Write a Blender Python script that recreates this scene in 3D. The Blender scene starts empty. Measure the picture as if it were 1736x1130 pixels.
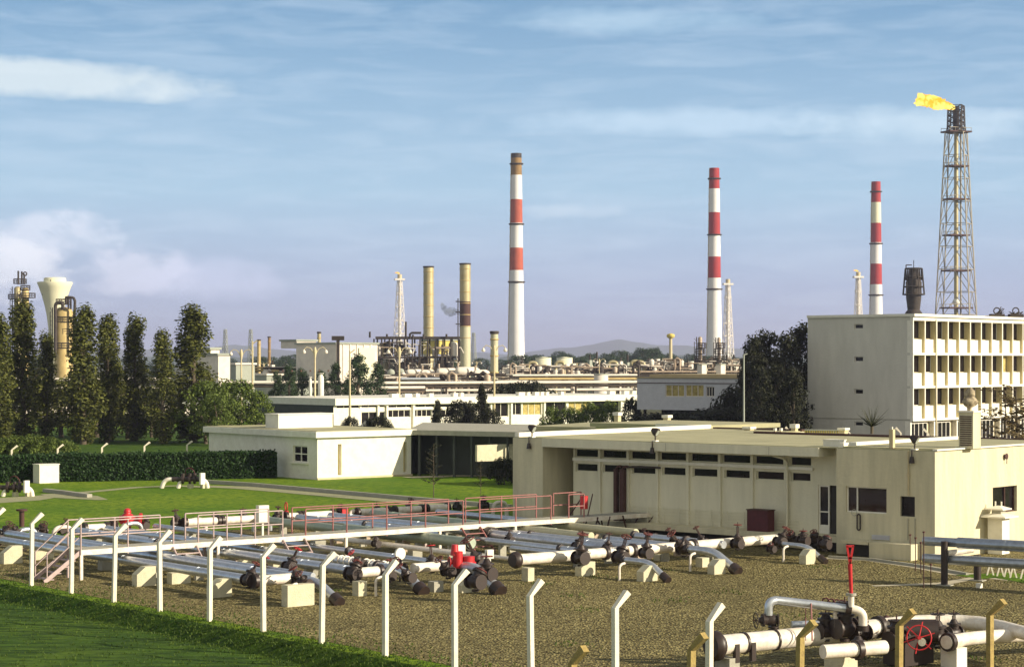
import bpy, math, random
from math import sin, cos, pi, radians, atan2, sqrt
from mathutils import Vector, Matrix, noise

# ---------------------------------------------------------------- camera, sky, sun, exposure
F, CX, HY, CH = 3400.0, 868.0, 612.0, 7.6
sc = bpy.context.scene
col = sc.collection
cam_d = bpy.data.cameras.new('camera'); cam = bpy.data.objects.new('camera', cam_d); col.objects.link(cam)
cam.location = (0, 0, CH); cam.rotation_euler = (pi/2, 0, 0)
cam_d.sensor_width = 36; cam_d.lens = 36*F/1736; cam_d.shift_y = (HY-565)/1736
cam_d.clip_start = 0.5; cam_d.clip_end = 40000
sc.camera = cam
SUN_AZ, SUN_EL = atan2(.94, -.34), radians(21)
SV = Vector((sin(SUN_AZ)*cos(SUN_EL), cos(SUN_AZ)*cos(SUN_EL), sin(SUN_EL)))
ld = bpy.data.lights.new('sun', 'SUN'); ld.energy = 5.0; ld.angle = radians(.55); ld.color = (1, .87, .66)
sun = bpy.data.objects.new('sun', ld); col.objects.link(sun); sun.rotation_euler = SV.to_track_quat('Z', 'Y').to_euler()
sc.view_settings.view_transform = 'Standard'; sc.view_settings.look = 'None'
sc.view_settings.exposure = 0.55; sc.view_settings.gamma = 1.0

W = bpy.data.worlds.new('World'); sc.world = W; W.use_nodes = True
nt = W.node_tree; nt.nodes.clear(); N = nt.nodes.new; L = nt.links.new
out = N('ShaderNodeOutputWorld'); bg = N('ShaderNodeBackground'); bg.inputs[1].default_value = 0.1; L(bg.outputs[0], out.inputs[0])
sky = N('ShaderNodeTexSky'); sky.sky_type = 'NISHITA'; sky.sun_disc = False
sky.sun_elevation = SUN_EL; sky.sun_rotation = SUN_AZ; sky.air_density = 1.0; sky.dust_density = 1.0; sky.ozone_density = 1.5
tc = N('ShaderNodeTexCoord'); sep = N('ShaderNodeSeparateXYZ'); L(tc.outputs['Generated'], sep.inputs[0])
def M(op, a, b=None, c=None, clamp=False):
    n = N('ShaderNodeMath'); n.operation = op; n.use_clamp = clamp
    for i, x in enumerate((a, b, c)):
        if x is None: continue
        if isinstance(x, (int, float)): n.inputs[i].default_value = x
        else: L(x, n.inputs[i])
    return n.outputs[0]
def ramp(fac, pts):
    r = N('ShaderNodeValToRGB'); L(fac, r.inputs[0]); e = r.color_ramp.elements
    while len(e) < len(pts): e.new(.5)
    for el, (p, c) in zip(e, pts): el.position = p; el.color = (*c, 1) if len(c) == 3 else c
    return r.outputs[0]
def mixc(f, a, b):
    m = N('ShaderNodeMix'); m.data_type = 'RGBA'
    if isinstance(f, (int, float)): m.inputs[0].default_value = f
    else: L(f, m.inputs[0])
    for i, x in ((6, a), (7, b)):
        if isinstance(x, tuple): m.inputs[i].default_value = (*x, 1)
        else: L(x, m.inputs[i])
    return m.outputs[2]
sx, sy, sz = sep.outputs
elev = M('MULTIPLY', sz, 2.5, clamp=True)            # 0..0.4 of sin(elevation)
K = 9.2
g = lambda r, gg, b: (r*K, gg*K, b*K)
grad = ramp(elev, [(0, g(.38, .42, .61)), (.09, g(.35, .43, .62)), (.21, g(.325, .49, .65)), (.34, g(.235, .39, .56)), (.45, g(.14, .285, .46)), (.6, g(.14, .22, .32)), (1, g(.17, .165, .16))])  # upper ramp, above the view, dimmed and greyed to shape the fill light
base = mixc(.88, sky.outputs[0], grad)
base = mixc(M('MULTIPLY', M('MULTIPLY', sy, -1.4, clamp=True), .9), base, g(.52, .50, .41))     # unseen sky behind the viewer tinted warm as added fill light
# streaky high cloud, then fair-weather cumulus low on the left, then one bright bank
mp = N('ShaderNodeMapping'); L(tc.outputs['Generated'], mp.inputs[0]); mp.inputs['Scale'].default_value = (9, 9, 60); mp.inputs['Rotation'].default_value = (0, radians(-1.5), 0)
nz = N('ShaderNodeTexNoise'); L(mp.outputs[0], nz.inputs[0]); nz.inputs['Scale'].default_value = 2.1; nz.inputs['Detail'].default_value = 7; nz.inputs['Roughness'].default_value = .55; nz.inputs['Distortion'].default_value = .6
st = ramp(nz.outputs[0], [(.42, (0, 0, 0)), (.72, (1, 1, 1))])
base = mixc(M('MULTIPLY', st, .22), base, g(.62, .72, .82))
u = M('DIVIDE', sx, M('MAXIMUM', sy, .05)); w = M('DIVIDE', sz, M('MAXIMUM', sy, .05))
mp2 = N('ShaderNodeMapping'); L(tc.outputs['Generated'], mp2.inputs[0]); mp2.inputs['Scale'].default_value = (34, 34, 60)
n2 = N('ShaderNodeTexNoise'); L(mp2.outputs[0], n2.inputs[0]); n2.inputs['Scale'].default_value = 1.3; n2.inputs['Detail'].default_value = 8; n2.inputs['Roughness'].default_value = .6
def blob(cu, cw, ru, rw, soft, tilt=0, nf=1.2):
    du = M('DIVIDE', M('SUBTRACT', u, cu), ru); dw = M('DIVIDE', M('SUBTRACT', M('ADD', w, M('MULTIPLY', M('SUBTRACT', u, cu), tilt)), cw), rw)
    d = M('ADD', M('MULTIPLY', du, du), M('MULTIPLY', dw, dw))
    d = M('ADD', d, M('MULTIPLY', M('SUBTRACT', n2.outputs[0], .5), nf*2))
    return M('SUBTRACT', 1.0, M('DIVIDE', M('SUBTRACT', d, 1-soft), 2*soft), clamp=True)
for (cu, cw, ru, rw, soft, tl, nf, c, a) in (
        (-.232, .141, .082, .0085, .6, .06, 1.3, (.72, .78, .78), .6),
        (-.235, .060, .032, .012, .8, 0, 3.0, (.72, .76, .86), .6),
        (-.190, .045, .026, .010, .8, 0, 3.2, (.72, .74, .86), .55),
        (-.150, .040, .030, .010, .8, 0, 2.0, (.62, .66, .84), .45),
        (-.250, .046, .028, .012, .7, 0, 3.0, (.82, .84, .90), .65),
        (.028, .075, .024, .003, .9, 0, 2.4, (.64, .72, .80), .32),
        (.085, .119, .075, .006, .9, 0, 1.6, (.56, .70, .82), .5),
        (.20, .118, .05, .008, .9, 0, 1.6, (.60, .73, .82), .5),
        (.06, .170, .05, .006, .9, 0, 1.6, (.5, .66, .78), .4)):
    b = blob(cu, cw, ru, rw, soft, tl, nf)
    b = M('MULTIPLY', b, M('GREATER_THAN', sy, .05))
    base = mixc(M('MULTIPLY', b, a), base, g(*c))
L(base, bg.inputs[0])

# ---------------------------------------------------------------- materials
def lin(c): return tuple(c)
MATS = {}
def mat(name, c, rough=.8, metal=0, var=.12, scale=3.0, bump=0, bscale=20, c2=None, c2amt=.5, spec=.5, stretch=None, coat=0):
    m = bpy.data.materials.new(name); m.use_nodes = True; t = m.node_tree; b = t.nodes['Principled BSDF']
    b.inputs['Roughness'].default_value = rough; b.inputs['Metallic'].default_value = metal
    b.inputs['Specular IOR Level'].default_value = spec; b.inputs['Coat Weight'].default_value = coat
    tcn = t.nodes.new('ShaderNodeTexCoord'); src = tcn.outputs['Object']
    if stretch:
        mpn = t.nodes.new('ShaderNodeMapping'); t.links.new(src, mpn.inputs[0]); mpn.inputs['Scale'].default_value = stretch; src = mpn.outputs[0]
    n = t.nodes.new('ShaderNodeTexNoise'); t.links.new(src, n.inputs[0]); n.inputs['Scale'].default_value = scale; n.inputs['Detail'].default_value = 6; n.inputs['Roughness'].default_value = .65
    r = t.nodes.new('ShaderNodeValToRGB'); t.links.new(n.outputs[0], r.inputs[0])
    lo = tuple(max(0, x*(1-var)) for x in c); hi = tuple(min(1, x*(1+var)) for x in c)
    if c2: lo = tuple(x*(1-c2amt)+y*c2amt for x, y in zip(c, c2))
    r.color_ramp.elements[0].position = .33; r.color_ramp.elements[0].color = (*lo, 1)
    r.color_ramp.elements[1].position = .67; r.color_ramp.elements[1].color = (*hi, 1)
    t.links.new(r.outputs[0], b.inputs['Base Color'])
    if bump:
        bn = t.nodes.new('ShaderNodeBump'); bn.inputs['Strength'].default_value = bump; bn.inputs['Distance'].default_value = .05
        n3 = t.nodes.new('ShaderNodeTexNoise'); t.links.new(tcn.outputs['Object'], n3.inputs[0]); n3.inputs['Scale'].default_value = bscale; n3.inputs['Detail'].default_value = 3
        t.links.new(n3.outputs[0], bn.inputs['Height']); t.links.new(bn.outputs[0], b.inputs['Normal'])
    MATS[name] = m
    return m
mat('cream', (.71, .68, .53), .85, var=.05, scale=1.2, bump=.25, bscale=8, c2=(.46, .44, .33), c2amt=.26, stretch=(1.6, 1.6, .3))
mat('cream_b', (.64, .59, .42), .9, var=.08, scale=.8, bump=.4, bscale=5, c2=(.38, .36, .25), c2amt=.5, stretch=(2, 2, .25))
mat('white', (.80, .78, .70), .8, var=.05, scale=2, c2=(.62, .58, .48), c2amt=.4)
mat('grey_render', (.62, .60, .54), .9, var=.05, scale=1.1, bump=.3, bscale=6, c2=(.46, .45, .40), c2amt=.4, stretch=(1, 1, .25))
mat('blue_panel', (.56, .56, .60), .7, var=.06, scale=2)
mat('post', (.80, .75, .62), .85, var=.05, scale=4, bump=.2, c2=(.6, .52, .38), c2amt=.35)
mat('post_dirty', (.36, .27, .09), .9, var=.15, scale=9, bump=.3, c2=(.16, .11, .05), c2amt=.5)
mat('concrete', (.60, .56, .40), .9, var=.1, scale=3, bump=.4, c2=(.42, .40, .30), c2amt=.5)
mat('concrete_grey', (.36, .35, .29), .9, var=.12, scale=2.5, bump=.3)
mat('roof_felt', (.40, .38, .23), .95, var=.12, scale=.5, bump=.3, c2=(.27, .26, .16), c2amt=.6)
mat('roof_tan', (.40, .33, .20), .95, var=.12, scale=.6)
mat('steel', (.62, .66, .72), .32, metal=.75, var=.12, scale=5, c2=(.40, .42, .44), c2amt=.4)
mat('steel_green', (.36, .42, .34), .5, metal=.3, var=.1, scale=4)
mat('pipe_cream', (.50, .48, .33), .6, var=.1, scale=4)
mat('pipe_white', (.82, .78, .70), .5, var=.06, scale=3.5, c2=(.42, .27, .15), c2amt=.42, bump=.15, bscale=14)
mat('pipe_blue', (.42, .46, .52), .30, metal=.7, var=.18, scale=6)
mat('black', (.018, .014, .014), .45, var=.4, scale=14, c2=(.06, .03, .02), c2amt=.5)
mat('red', (.50, .02, .025), .4, var=.12, scale=8)
mat('wheel_red', (.15, .028, .022), .5, var=.25, scale=10)
mat('dark_red', (.075, .010, .014), .6, var=.2, scale=4)
mat('rail_red', (.30, .12, .115), .6, var=.15, scale=8)
mat('rail_grey', (.44, .34, .33), .5, var=.15, scale=8)
mat('brown', (.07, .03, .025), .8, var=.2, scale=6)
mat('wood_yellow', (.62, .50, .12), .8, var=.15, scale=.5)
mat('curtain', (.42, .34, .12), .9, var=.4, scale=3)
mat('tan_steel', (.52, .40, .17), .55, metal=.1, var=.18, scale=.5, c2=(.36, .25, .09), c2amt=.6)
mat('stack_tan', (.44, .40, .25), .5, metal=.25, var=.14, scale=.4, c2=(.38, .28, .10), c2amt=.5)
mat('tower_white', (.75, .74, .55), .85, var=.05, scale=.3)
mat('far_white', (.74, .68, .60), .8, var=.1, scale=.8)
mat('far_grey', (.34, .37, .32), .85, var=.1, scale=.3)
mat('far_dark', (.045, .035, .03), .8, var=.4, scale=1)
mat('far_steel', (.42, .33, .25), .6, metal=.2, var=.3, scale=1.2)
mat('shade_teal', (.055, .065, .058), .9, var=.15, scale=1)  # shade of the open shelter and the white building's flank, put into the colour
mat('chim_white', (.78, .77, .78), .8, var=.04, scale=.2)
mat('chim_red', (.34, .025, .03), .8, var=.1, scale=.3)
mat('chim_faded', (.40, .085, .05), .8, var=.15, scale=.3)
mat('chim_brown', (.26, .16, .06), .8, var=.2, scale=.3)
mat('bark', (.10, .08, .055), .95, var=.25, scale=4)
mat('lattice', (.34, .30, .23), .6, var=.15, scale=1)
mat('lattice_white', (.80, .76, .72), .6, var=.08, scale=1)
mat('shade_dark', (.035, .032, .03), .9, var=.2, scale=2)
mat('lamp_cream', (.56, .48, .30), .7, var=.1, scale=3)
mat('cowl_mottled', (.52, .44, .30), .9, var=.1, scale=5, c2=(.06, .04, .03), c2amt=.95)
mat('fin_bounce', (.66, .56, .28), .85, var=.08, scale=1)  # warm bounce light put into the colour of the fin sides
mat('kerb', (.50, .45, .33), .9, var=.12, scale=2, bump=.3)
mat('path_gravel', (.30, .30, .17), .95, var=.2, scale=6, bump=.5, bscale=30)
mat('asphalt', (.09, .09, .085), .9, var=.2, scale=4)
mat('car_paint', (.48, .46, .34), .3, var=.04, scale=1, coat=.4)
mat('hill', (.05, .09, .05), .95, var=.35, scale=.006)
def glass(name, c, rough=.08):
    m = mat(name, c, rough, var=.5, scale=1.2, spec=.28); return m
glass('glass', (.012, .010, .012)); glass('glass_teal', (.02, .03, .035))
def glass_warm():
    m = mat('glass_warm', (.02, .008, .006), .06, var=.3); return m
glass_warm()

def leafmat(name, dark, light):
    m = bpy.data.materials.new(name); m.use_nodes = True; t = m.node_tree; b = t.nodes['Principled BSDF']
    b.inputs['Roughness'].default_value = .6; b.inputs['Specular IOR Level'].default_value = .25
    ge = t.nodes.new('ShaderNodeNewGeometry'); r = t.nodes.new('ShaderNodeValToRGB')
    r.color_ramp.elements[0].color = (*dark, 1); r.color_ramp.elements[1].color = (*light, 1)
    t.links.new(ge.outputs['Random Per Island'], r.inputs[0]); t.links.new(r.outputs[0], b.inputs['Base Color'])
    tr = t.nodes.new('ShaderNodeBsdfTranslucent'); t.links.new(r.outputs[0], tr.inputs[0])
    mx = t.nodes.new('ShaderNodeMixShader'); mx.inputs[0].default_value = .22
    t.links.new(b.outputs[0], mx.inputs[1]); t.links.new(tr.outputs[0], mx.inputs[2])
    t.links.new(mx.outputs[0], t.nodes['Material Output'].inputs[0]); MATS[name] = m
leafmat('leaf_poplar', (.018, .030, .006), (.16, .17, .034))
leafmat('leaf_light', (.04, .07, .010), (.15, .20, .035))
leafmat('leaf_dark', (.007, .012, .006), (.042, .046, .018))
leafmat('leaf_hedge', (.012, .035, .010), (.04, .085, .022))
leafmat('leaf_red', (.07, .05, .02), (.26, .20, .09))
leafmat('leaf_far', (.02, .045, .02), (.06, .10, .04))
leafmat('leaf_grass', (.03, .065, .008), (.13, .20, .03))

def emis(name, c1, c2, s):
    m = bpy.data.materials.new(name); m.use_nodes = True; t = m.node_tree; t.nodes.clear()
    o = t.nodes.new('ShaderNodeOutputMaterial'); e = t.nodes.new('ShaderNodeEmission'); n = t.nodes.new('ShaderNodeTexNoise'); r = t.nodes.new('ShaderNodeValToRGB')
    tcn = t.nodes.new('ShaderNodeTexCoord'); t.links.new(tcn.outputs['Object'], n.inputs[0]); n.inputs['Scale'].default_value = .45
    t.links.new(n.outputs[0], r.inputs[0]); r.color_ramp.elements[0].position = .42; r.color_ramp.elements[1].position = .6
    r.color_ramp.elements[0].color = (*c1, 1); r.color_ramp.elements[1].color = (*c2, 1)
    t.links.new(r.outputs[0], e.inputs[0]); e.inputs[1].default_value = s
    lw = t.nodes.new('ShaderNodeLayerWeight'); lw.inputs[0].default_value = .35; mm = t.nodes.new('ShaderNodeMath'); mm.operation = 'MULTIPLY_ADD'; mm.inputs[1].default_value = 1.6; mm.use_clamp = True
    t.links.new(lw.outputs['Facing'], mm.inputs[0]); n4 = t.nodes.new('ShaderNodeTexNoise'); t.links.new(tcn.outputs['Object'], n4.inputs[0]); n4.inputs['Scale'].default_value = .6
    m5 = t.nodes.new('ShaderNodeMath'); m5.operation = 'MULTIPLY_ADD'; m5.inputs[1].default_value = 2.2; m5.inputs[2].default_value = -1.75; t.links.new(n4.outputs[0], m5.inputs[0]); t.links.new(m5.outputs[0], mm.inputs[2])
    tp = t.nodes.new('ShaderNodeBsdfTransparent'); mx = t.nodes.new('ShaderNodeMixShader'); t.links.new(mm.outputs[0], mx.inputs[0]); t.links.new(e.outputs[0], mx.inputs[1]); t.links.new(tp.outputs[0], mx.inputs[2])
    t.links.new(mx.outputs[0], o.inputs[0]); MATS[name] = m
emis('flame', (1, .42, .015), (1, .78, .16), 1.15)

def ground_mat(name, cols, scales, bump, bscale, vor=False, streak=None):
    """cols: three colours mixed by a broad and a fine noise"""
    m = bpy.data.materials.new(name); m.use_nodes = True; t = m.node_tree; b = t.nodes['Principled BSDF']; b.inputs['Roughness'].default_value = .95
    b.inputs['Specular IOR Level'].default_value = .15
    tcn = t.nodes.new('ShaderNodeTexCoord'); o = tcn.outputs['Object']
    def nz(s, d=5, st=None):
        src = o
        if st:
            q = t.nodes.new('ShaderNodeMapping'); t.links.new(o, q.inputs[0]); q.inputs['Scale'].default_value = st[0]; q.inputs['Rotation'].default_value = (0, 0, st[1]); src = q.outputs[0]
        n = t.nodes.new('ShaderNodeTexNoise'); t.links.new(src, n.inputs[0]); n.inputs['Scale'].default_value = s; n.inputs['Detail'].default_value = d; n.inputs['Roughness'].default_value = .7; return n.outputs[0]
    def rr(f, a, bb, p0, p1):
        r = t.nodes.new('ShaderNodeValToRGB'); t.links.new(f, r.inputs[0]); r.color_ramp.elements[0].position = p0; r.color_ramp.elements[1].position = p1
        r.color_ramp.elements[0].color = (*a, 1); r.color_ramp.elements[1].color = (*bb, 1); return r.outputs[0]
    A = rr(nz(scales[0]), cols[0], cols[1], .35, .65)
    fine = nz(scales[1], 3, streak)
    m1 = t.nodes.new('ShaderNodeMix'); m1.data_type = 'RGBA'; t.links.new(rr(fine, (0, 0, 0), (1, 1, 1), .42, .62), m1.inputs[0]); t.links.new(A, m1.inputs[6]); m1.inputs[7].default_value = (*cols[2], 1)
    t.links.new(m1.outputs[2], b.inputs['Base Color'])
    if vor:
        v = t.nodes.new('ShaderNodeTexVoronoi'); t.links.new(o, v.inputs[0]); v.inputs['Scale'].default_value = bscale; h = v.outputs['Distance']
        cc = t.nodes.new('ShaderNodeMix'); cc.data_type = 'RGBA'; cc.blend_type = 'MULTIPLY'; cc.inputs[0].default_value = .75
        hs = t.nodes.new('ShaderNodeSeparateColor'); t.links.new(v.outputs['Color'], hs.inputs[0])
        t.links.new(m1.outputs[2], cc.inputs[6]); t.links.new(rr(hs.outputs[0], (.16, .14, .11), (1, 1, 1), .08, .75), cc.inputs[7]); t.links.new(cc.outputs[2], b.inputs['Base Color'])
    else: h = nz(bscale, 4, streak)
    bn = t.nodes.new('ShaderNodeBump'); bn.inputs['Strength'].default_value = bump; bn.inputs['Distance'].default_value = .12
    t.links.new(h, bn.inputs['Height']); t.links.new(bn.outputs[0], b.inputs['Normal']); MATS[name] = m
ground_mat('grass', ((.09, .19, .008), (.23, .31, .018), (.065, .145, .006)), (.09, 2.2), .8, 7)
ground_mat('rough_grass', ((.05, .115, .012), (.10, .17, .016), (.025, .06, .007)), (.25, 1.6), 1.0, 5, streak=((.5, 2.2, 1), .3))
ground_mat('gravel', ((.27, .24, .105), (.46, .40, .18), (.18, .145, .062)), (.22, 4.0), 1.0, 14, vor=True)
ground_mat('far_ground', ((.05, .075, .03), (.12, .11, .06), (.07, .07, .045)), (.02, .2), .3, 2)

# ---------------------------------------------------------------- mesh tools
def V(*a): return Vector(a)
def P(px, py, Y): return Vector(((px-CX)*Y/F, Y, CH-(py-HY)*Y/F))
def G(px, py, z=0.0):
    Y = (CH-z)*F/(py-HY); return Vector(((px-CX)*Y/F, Y, z))
A2 = Vector((-.632, .775, 0)); V2 = Vector((.775, .632, 0))       # pipe grid
B2 = Vector((-.755, .656, 0)); C2 = Vector((.656, .755, 0))       # main building grid
SO = Vector((.25, 70.4, 0))
def S(s, t, z=0.0): return SO + V2*s + A2*t + Vector((0, 0, z))
def st(px, py, z=.6):
    d = G(px, py, z)-SO; return d.dot(V2), d.dot(A2)
def hs(px, t=0):            # s of the point on the grid line t that is seen at px
    k = (px-CX)/F; o = SO + A2*t; return (o.y*k-o.x)/(V2.x-V2.y*k)
UP = Vector((0, 0, 1))

class MB:
    def __init__(s): s.v = []; s.f = []; s.sm = []
    def add(s, vs, fs, smooth=False):
        o = len(s.v); s.v += [Vector(x) for x in vs]
        for f in fs: s.f.append([i+o for i in f]); s.sm.append(smooth)
    def quad(s, *p): s.add(p, [list(range(len(p)))])
    def box(s, c, d, u=Vector((1, 0, 0)), w=None):       # c = centre of base; d = sizes along u, w, up
        u = Vector(u).normalized(); w = w or UP.cross(u); c = Vector(c); a, b, h = d; a /= 2; b /= 2
        s.add([c-u*a-w*b, c+u*a-w*b, c+u*a+w*b, c-u*a+w*b] + [c-u*a-w*b+UP*h, c+u*a-w*b+UP*h, c+u*a+w*b+UP*h, c-u*a+w*b+UP*h],
              [(0, 3, 2, 1), (4, 5, 6, 7), (0, 1, 5, 4), (1, 2, 6, 5), (2, 3, 7, 6), (3, 0, 4, 7)]); return s
    def bar(s, p, q, w, h=None):                          # square bar p->q
        p = Vector(p); q = Vector(q); h = h or w; d = (q-p).normalized(); a = d.cross(UP)
        a = a.normalized() if a.length > 1e-3 else Vector((1, 0, 0)); b = a.cross(d).normalized(); a = a*w/2; b = b*h/2
        s.add([p-a-b, p+a-b, p+a+b, p-a+b, q-a-b, q+a-b, q+a+b, q-a+b], [(0, 3, 2, 1), (4, 5, 6, 7), (0, 1, 5, 4), (1, 2, 6, 5), (2, 3, 7, 6), (3, 0, 4, 7)]); return s
    def tube(s, pts, r, n=10, caps=True):
        pts = [Vector(p) for p in pts]; rs = r if isinstance(r, (list, tuple)) else [r]*len(pts)
        vs = []; a = None
        for i, p in enumerate(pts):
            d = (pts[min(i+1, len(pts)-1)]-pts[max(i-1, 0)]).normalized()
            if a is None:
                a = d.cross(UP); a = a if a.length > 1e-3 else Vector((1, 0, 0))
            a = (a-d*a.dot(d)).normalized(); b = d.cross(a)
            for k in range(n): vs.append(p+(a*cos(2*pi*k/n)+b*sin(2*pi*k/n))*rs[i])
        fs = [(i*n+k, i*n+(k+1) % n, (i+1)*n+(k+1) % n, (i+1)*n+k) for i in range(len(pts)-1) for k in range(n)]
        s.add(vs, fs, True)
        if caps: s.add(vs[:n], [list(range(n))[::-1]]); s.add(vs[-n:], [list(range(n))])
        return s
    def lathe(s, c, prof, n=20):
        c = Vector(c); vs = [c+Vector((r*cos(2*pi*k/n), r*sin(2*pi*k/n), z)) for r, z in prof for k in range(n)]
        s.add(vs, [(i*n+k, i*n+(k+1) % n, (i+1)*n+(k+1) % n, (i+1)*n+k) for i in range(len(prof)-1) for k in range(n)], True)
        s.add(vs[-n:], [list(range(n))]); s.add(vs[:n], [list(range(n))[::-1]]); return s
    def ring(s, c, ax, R, r, n=20, m=6):
        ax = Vector(ax).normalized(); a = ax.cross(UP); a = a.normalized() if a.length > .01 else Vector((1, 0, 0)); b = ax.cross(a); c = Vector(c); vs = []
        for i in range(n):
            d = a*cos(2*pi*i/n)+b*sin(2*pi*i/n)
            for k in range(m): vs.append(c+d*(R+r*cos(2*pi*k/m))+ax*r*sin(2*pi*k/m))
        s.add(vs, [(i*m+k, i*m+(k+1) % m, ((i+1) % n)*m+(k+1) % m, ((i+1) % n)*m+k) for i in range(n) for k in range(m)], True); return s
    def prism(s, foot, z0, z1):
        n = len(foot); vs = [Vector((p[0], p[1], z0)) for p in foot]+[Vector((p[0], p[1], z1)) for p in foot]
        s.add(vs, [list(range(n))[::-1], list(range(n, 2*n))]+[(i, (i+1) % n, n+(i+1) % n, n+i) for i in range(n)]); return s
    def build(s, name, m, parent=None):
        me = bpy.data.meshes.new(name); o0 = parent.matrix_world_loc if hasattr(parent, 'matrix_world_loc') else None
        org = Vector((0, 0, 0)); q = parent
        while q is not None: org += Vector(q.location); q = q.parent
        me.from_pydata([v-org for v in s.v], [], s.f); me.polygons.foreach_set('use_smooth', s.sm); me.update()
        me.materials.append(MATS[m]); o = bpy.data.objects.new(name, me); col.objects.link(o); o.parent = parent
        return o
def tag(o, label, cat, group=None, kind=None):
    o['label'] = label; o['category'] = cat
    if group: o['group'] = group
    if kind: o['kind'] = kind
    return o
def struct(o, kind='structure'): o['kind'] = kind; return o
def solo(mb, name, m, label, cat, group=None, at=None):     # a thing that is one mesh, origin at its base
    c = at
    if c is None:
        n = len(mb.v); c = Vector((sum(v.x for v in mb.v)/n, sum(v.y for v in mb.v)/n, min(v.z for v in mb.v)))
    e = bpy.data.objects.new('tmp', None); e.location = c
    o = mb.build(name, m, e); o.parent = None; o.location = c; bpy.data.objects.remove(e)
    return tag(o, label, cat, group)
def thing(name, loc, label, cat, group=None):
    o = bpy.data.objects.new(name, None); o.location = loc; col.objects.link(o); o.empty_display_size = .2
    return tag(o, label, cat, group)
KIDS = {}
def dup(root, loc=None, rz=None, scale=None, label=None, group=None):
    def cp(o, par):
        c = o.copy(); col.objects.link(c); c.parent = par
        for k in [x for x in kids(o)]: cp(k, c)
        return c
    def kids(o): return [x for x in o.children]
    r = cp(root, None)
    if loc is not None: r.location = loc
    if rz is not None: r.rotation_euler = (0, 0, rz)
    if scale is not None: r.scale = scale if isinstance(scale, (tuple, list)) else (scale,)*3
    if label: r['label'] = label
    if group: r['group'] = group
    return r

class Plane:                    # a vertical wall plane: origin O at its right end, running along D
    def __init__(s, O, D, Nn): s.O = Vector(O); s.D = Vector(D); s.N = Vector(Nn)   # N = outward normal
    def t(s, px, off=0):
        k = (px-CX)/F; o = s.O+s.N*off; return (o.y*k-o.x)/(s.D.x-s.D.y*k)
    def z(s, px, py, off=0):
        p = s.O+s.N*off+s.D*s.t(px, off); return CH-(py-HY)*p.y/F
    def at(s, t, z, off=0): return s.O+s.D*t+s.N*off+UP*z
    def rect(s, x0, y0, x1, y1, off=0):      # pixel corners (left,top,right,bottom) -> t0,t1,z0,z1
        xm = (x0+x1)/2; ta, tb = s.t(x0, off), s.t(x1, off)
        return min(ta, tb), max(ta, tb), s.z(xm, y1, off), s.z(xm, y0, off)
def wall_open(mb, pl, t0, t1, z0, z1, holes, depth=.2, off=0):
    ts = sorted({t0, t1, *[h[0] for h in holes], *[h[1] for h in holes]}); zs = sorted({z0, z1, *[h[2] for h in holes], *[h[3] for h in holes]})
    ts = [x for x in ts if t0-1e-6 <= x <= t1+1e-6]; zs = [x for x in zs if z0-1e-6 <= x <= z1+1e-6]
    for a, b in zip(ts, ts[1:]):
        for c, d in zip(zs, zs[1:]):
            tm, zm = (a+b)/2, (c+d)/2
            if any(h[0] < tm < h[1] and h[2] < zm < h[3] for h in holes): continue
            mb.quad(pl.at(a, c, off), pl.at(b, c, off), pl.at(b, d, off), pl.at(a, d, off))
    for (a, b, c, d) in [h[:4] for h in holes]:
        o2 = off-depth
        mb.quad(pl.at(a, c, off), pl.at(b, c, off), pl.at(b, c, o2), pl.at(a, c, o2)); mb.quad(pl.at(a, d, off), pl.at(b, d, off), pl.at(b, d, o2), pl.at(a, d, o2))
        mb.quad(pl.at(a, c, off), pl.at(a, d, off), pl.at(a, d, o2), pl.at(a, c, o2)); mb.quad(pl.at(b, c, off), pl.at(b, d, off), pl.at(b, d, o2), pl.at(b, c, o2))
def window(par, pl, h, off=0, depth=.14, fw=.05, nv=0, nh=0, fm='white', gm='glass', name='window', vs=None):
    a, b, c, d = h[:4]; o = off-depth; f = MB(); fd = .05
    def bx(ta, tb, za, zb):
        m_ = pl.at((ta+tb)/2, za, o); f.box(m_, (tb-ta, fd, zb-za), pl.D)
    bx(a, b, c, c+fw); bx(a, b, d-fw, d); bx(a, a+fw, c+fw, d-fw); bx(b-fw, b, c+fw, d-fw)
    for i in (vs if vs is not None else [(k+1)/(nv+1) for k in range(nv)]): x = a+(b-a)*i; bx(x-fw/2, x+fw/2, c+fw, d-fw)
    for k in range(nh): zz = c+(d-c)*(k+1)/(nh+1); bx(a+fw, b-fw, zz-fw/2, zz+fw/2) if nv == 0 and vs is None else None
    w = f.build(name, fm, par)
    g_ = MB(); g_.quad(pl.at(a+.01, c+.01, o-.03), pl.at(b-.01, c+.01, o-.03), pl.at(b-.01, d-.01, o-.03), pl.at(a+.01, d-.01, o-.03)); g_.build('pane', gm, w)
    return w
# ---------------------------------------------------------------- ground
def gpoly(name, pts, m, z):
    mb = MB(); mb.quad(*[Vector((p[0], p[1], z)) for p in pts]); return struct(mb.build(name, m))
FO = Vector((-5.13, 54.06, 0))                      # a point of the near fence line
def FS(w, t, z=0): return FO+V2*w+A2*t+UP*z
LOW = -.38
mb = MB()
for (w0, z0, w1, z1) in ((-.35, 0, 9000, 0), (-1.05, LOW, -.35, 0), (-9000, LOW, -1.05, LOW)):
    ts = [-6000, -60, -30] + [i*3 for i in range(-9, 20)] + [70, 9000] if w0 == -1.05 else [-6000, 9000]
    for a, b in zip(ts, ts[1:]):
        mb.quad(FS(w0, a, z0), FS(w0, b, z0), FS(w1, b, z1), FS(w1, a, z1))
gr = struct(mb.build('ground', 'grass')); gr.data.materials.append(MATS['rough_grass'])
for p in gr.data.polygons:
    if p.index > 0: p.material_index = 1
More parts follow.
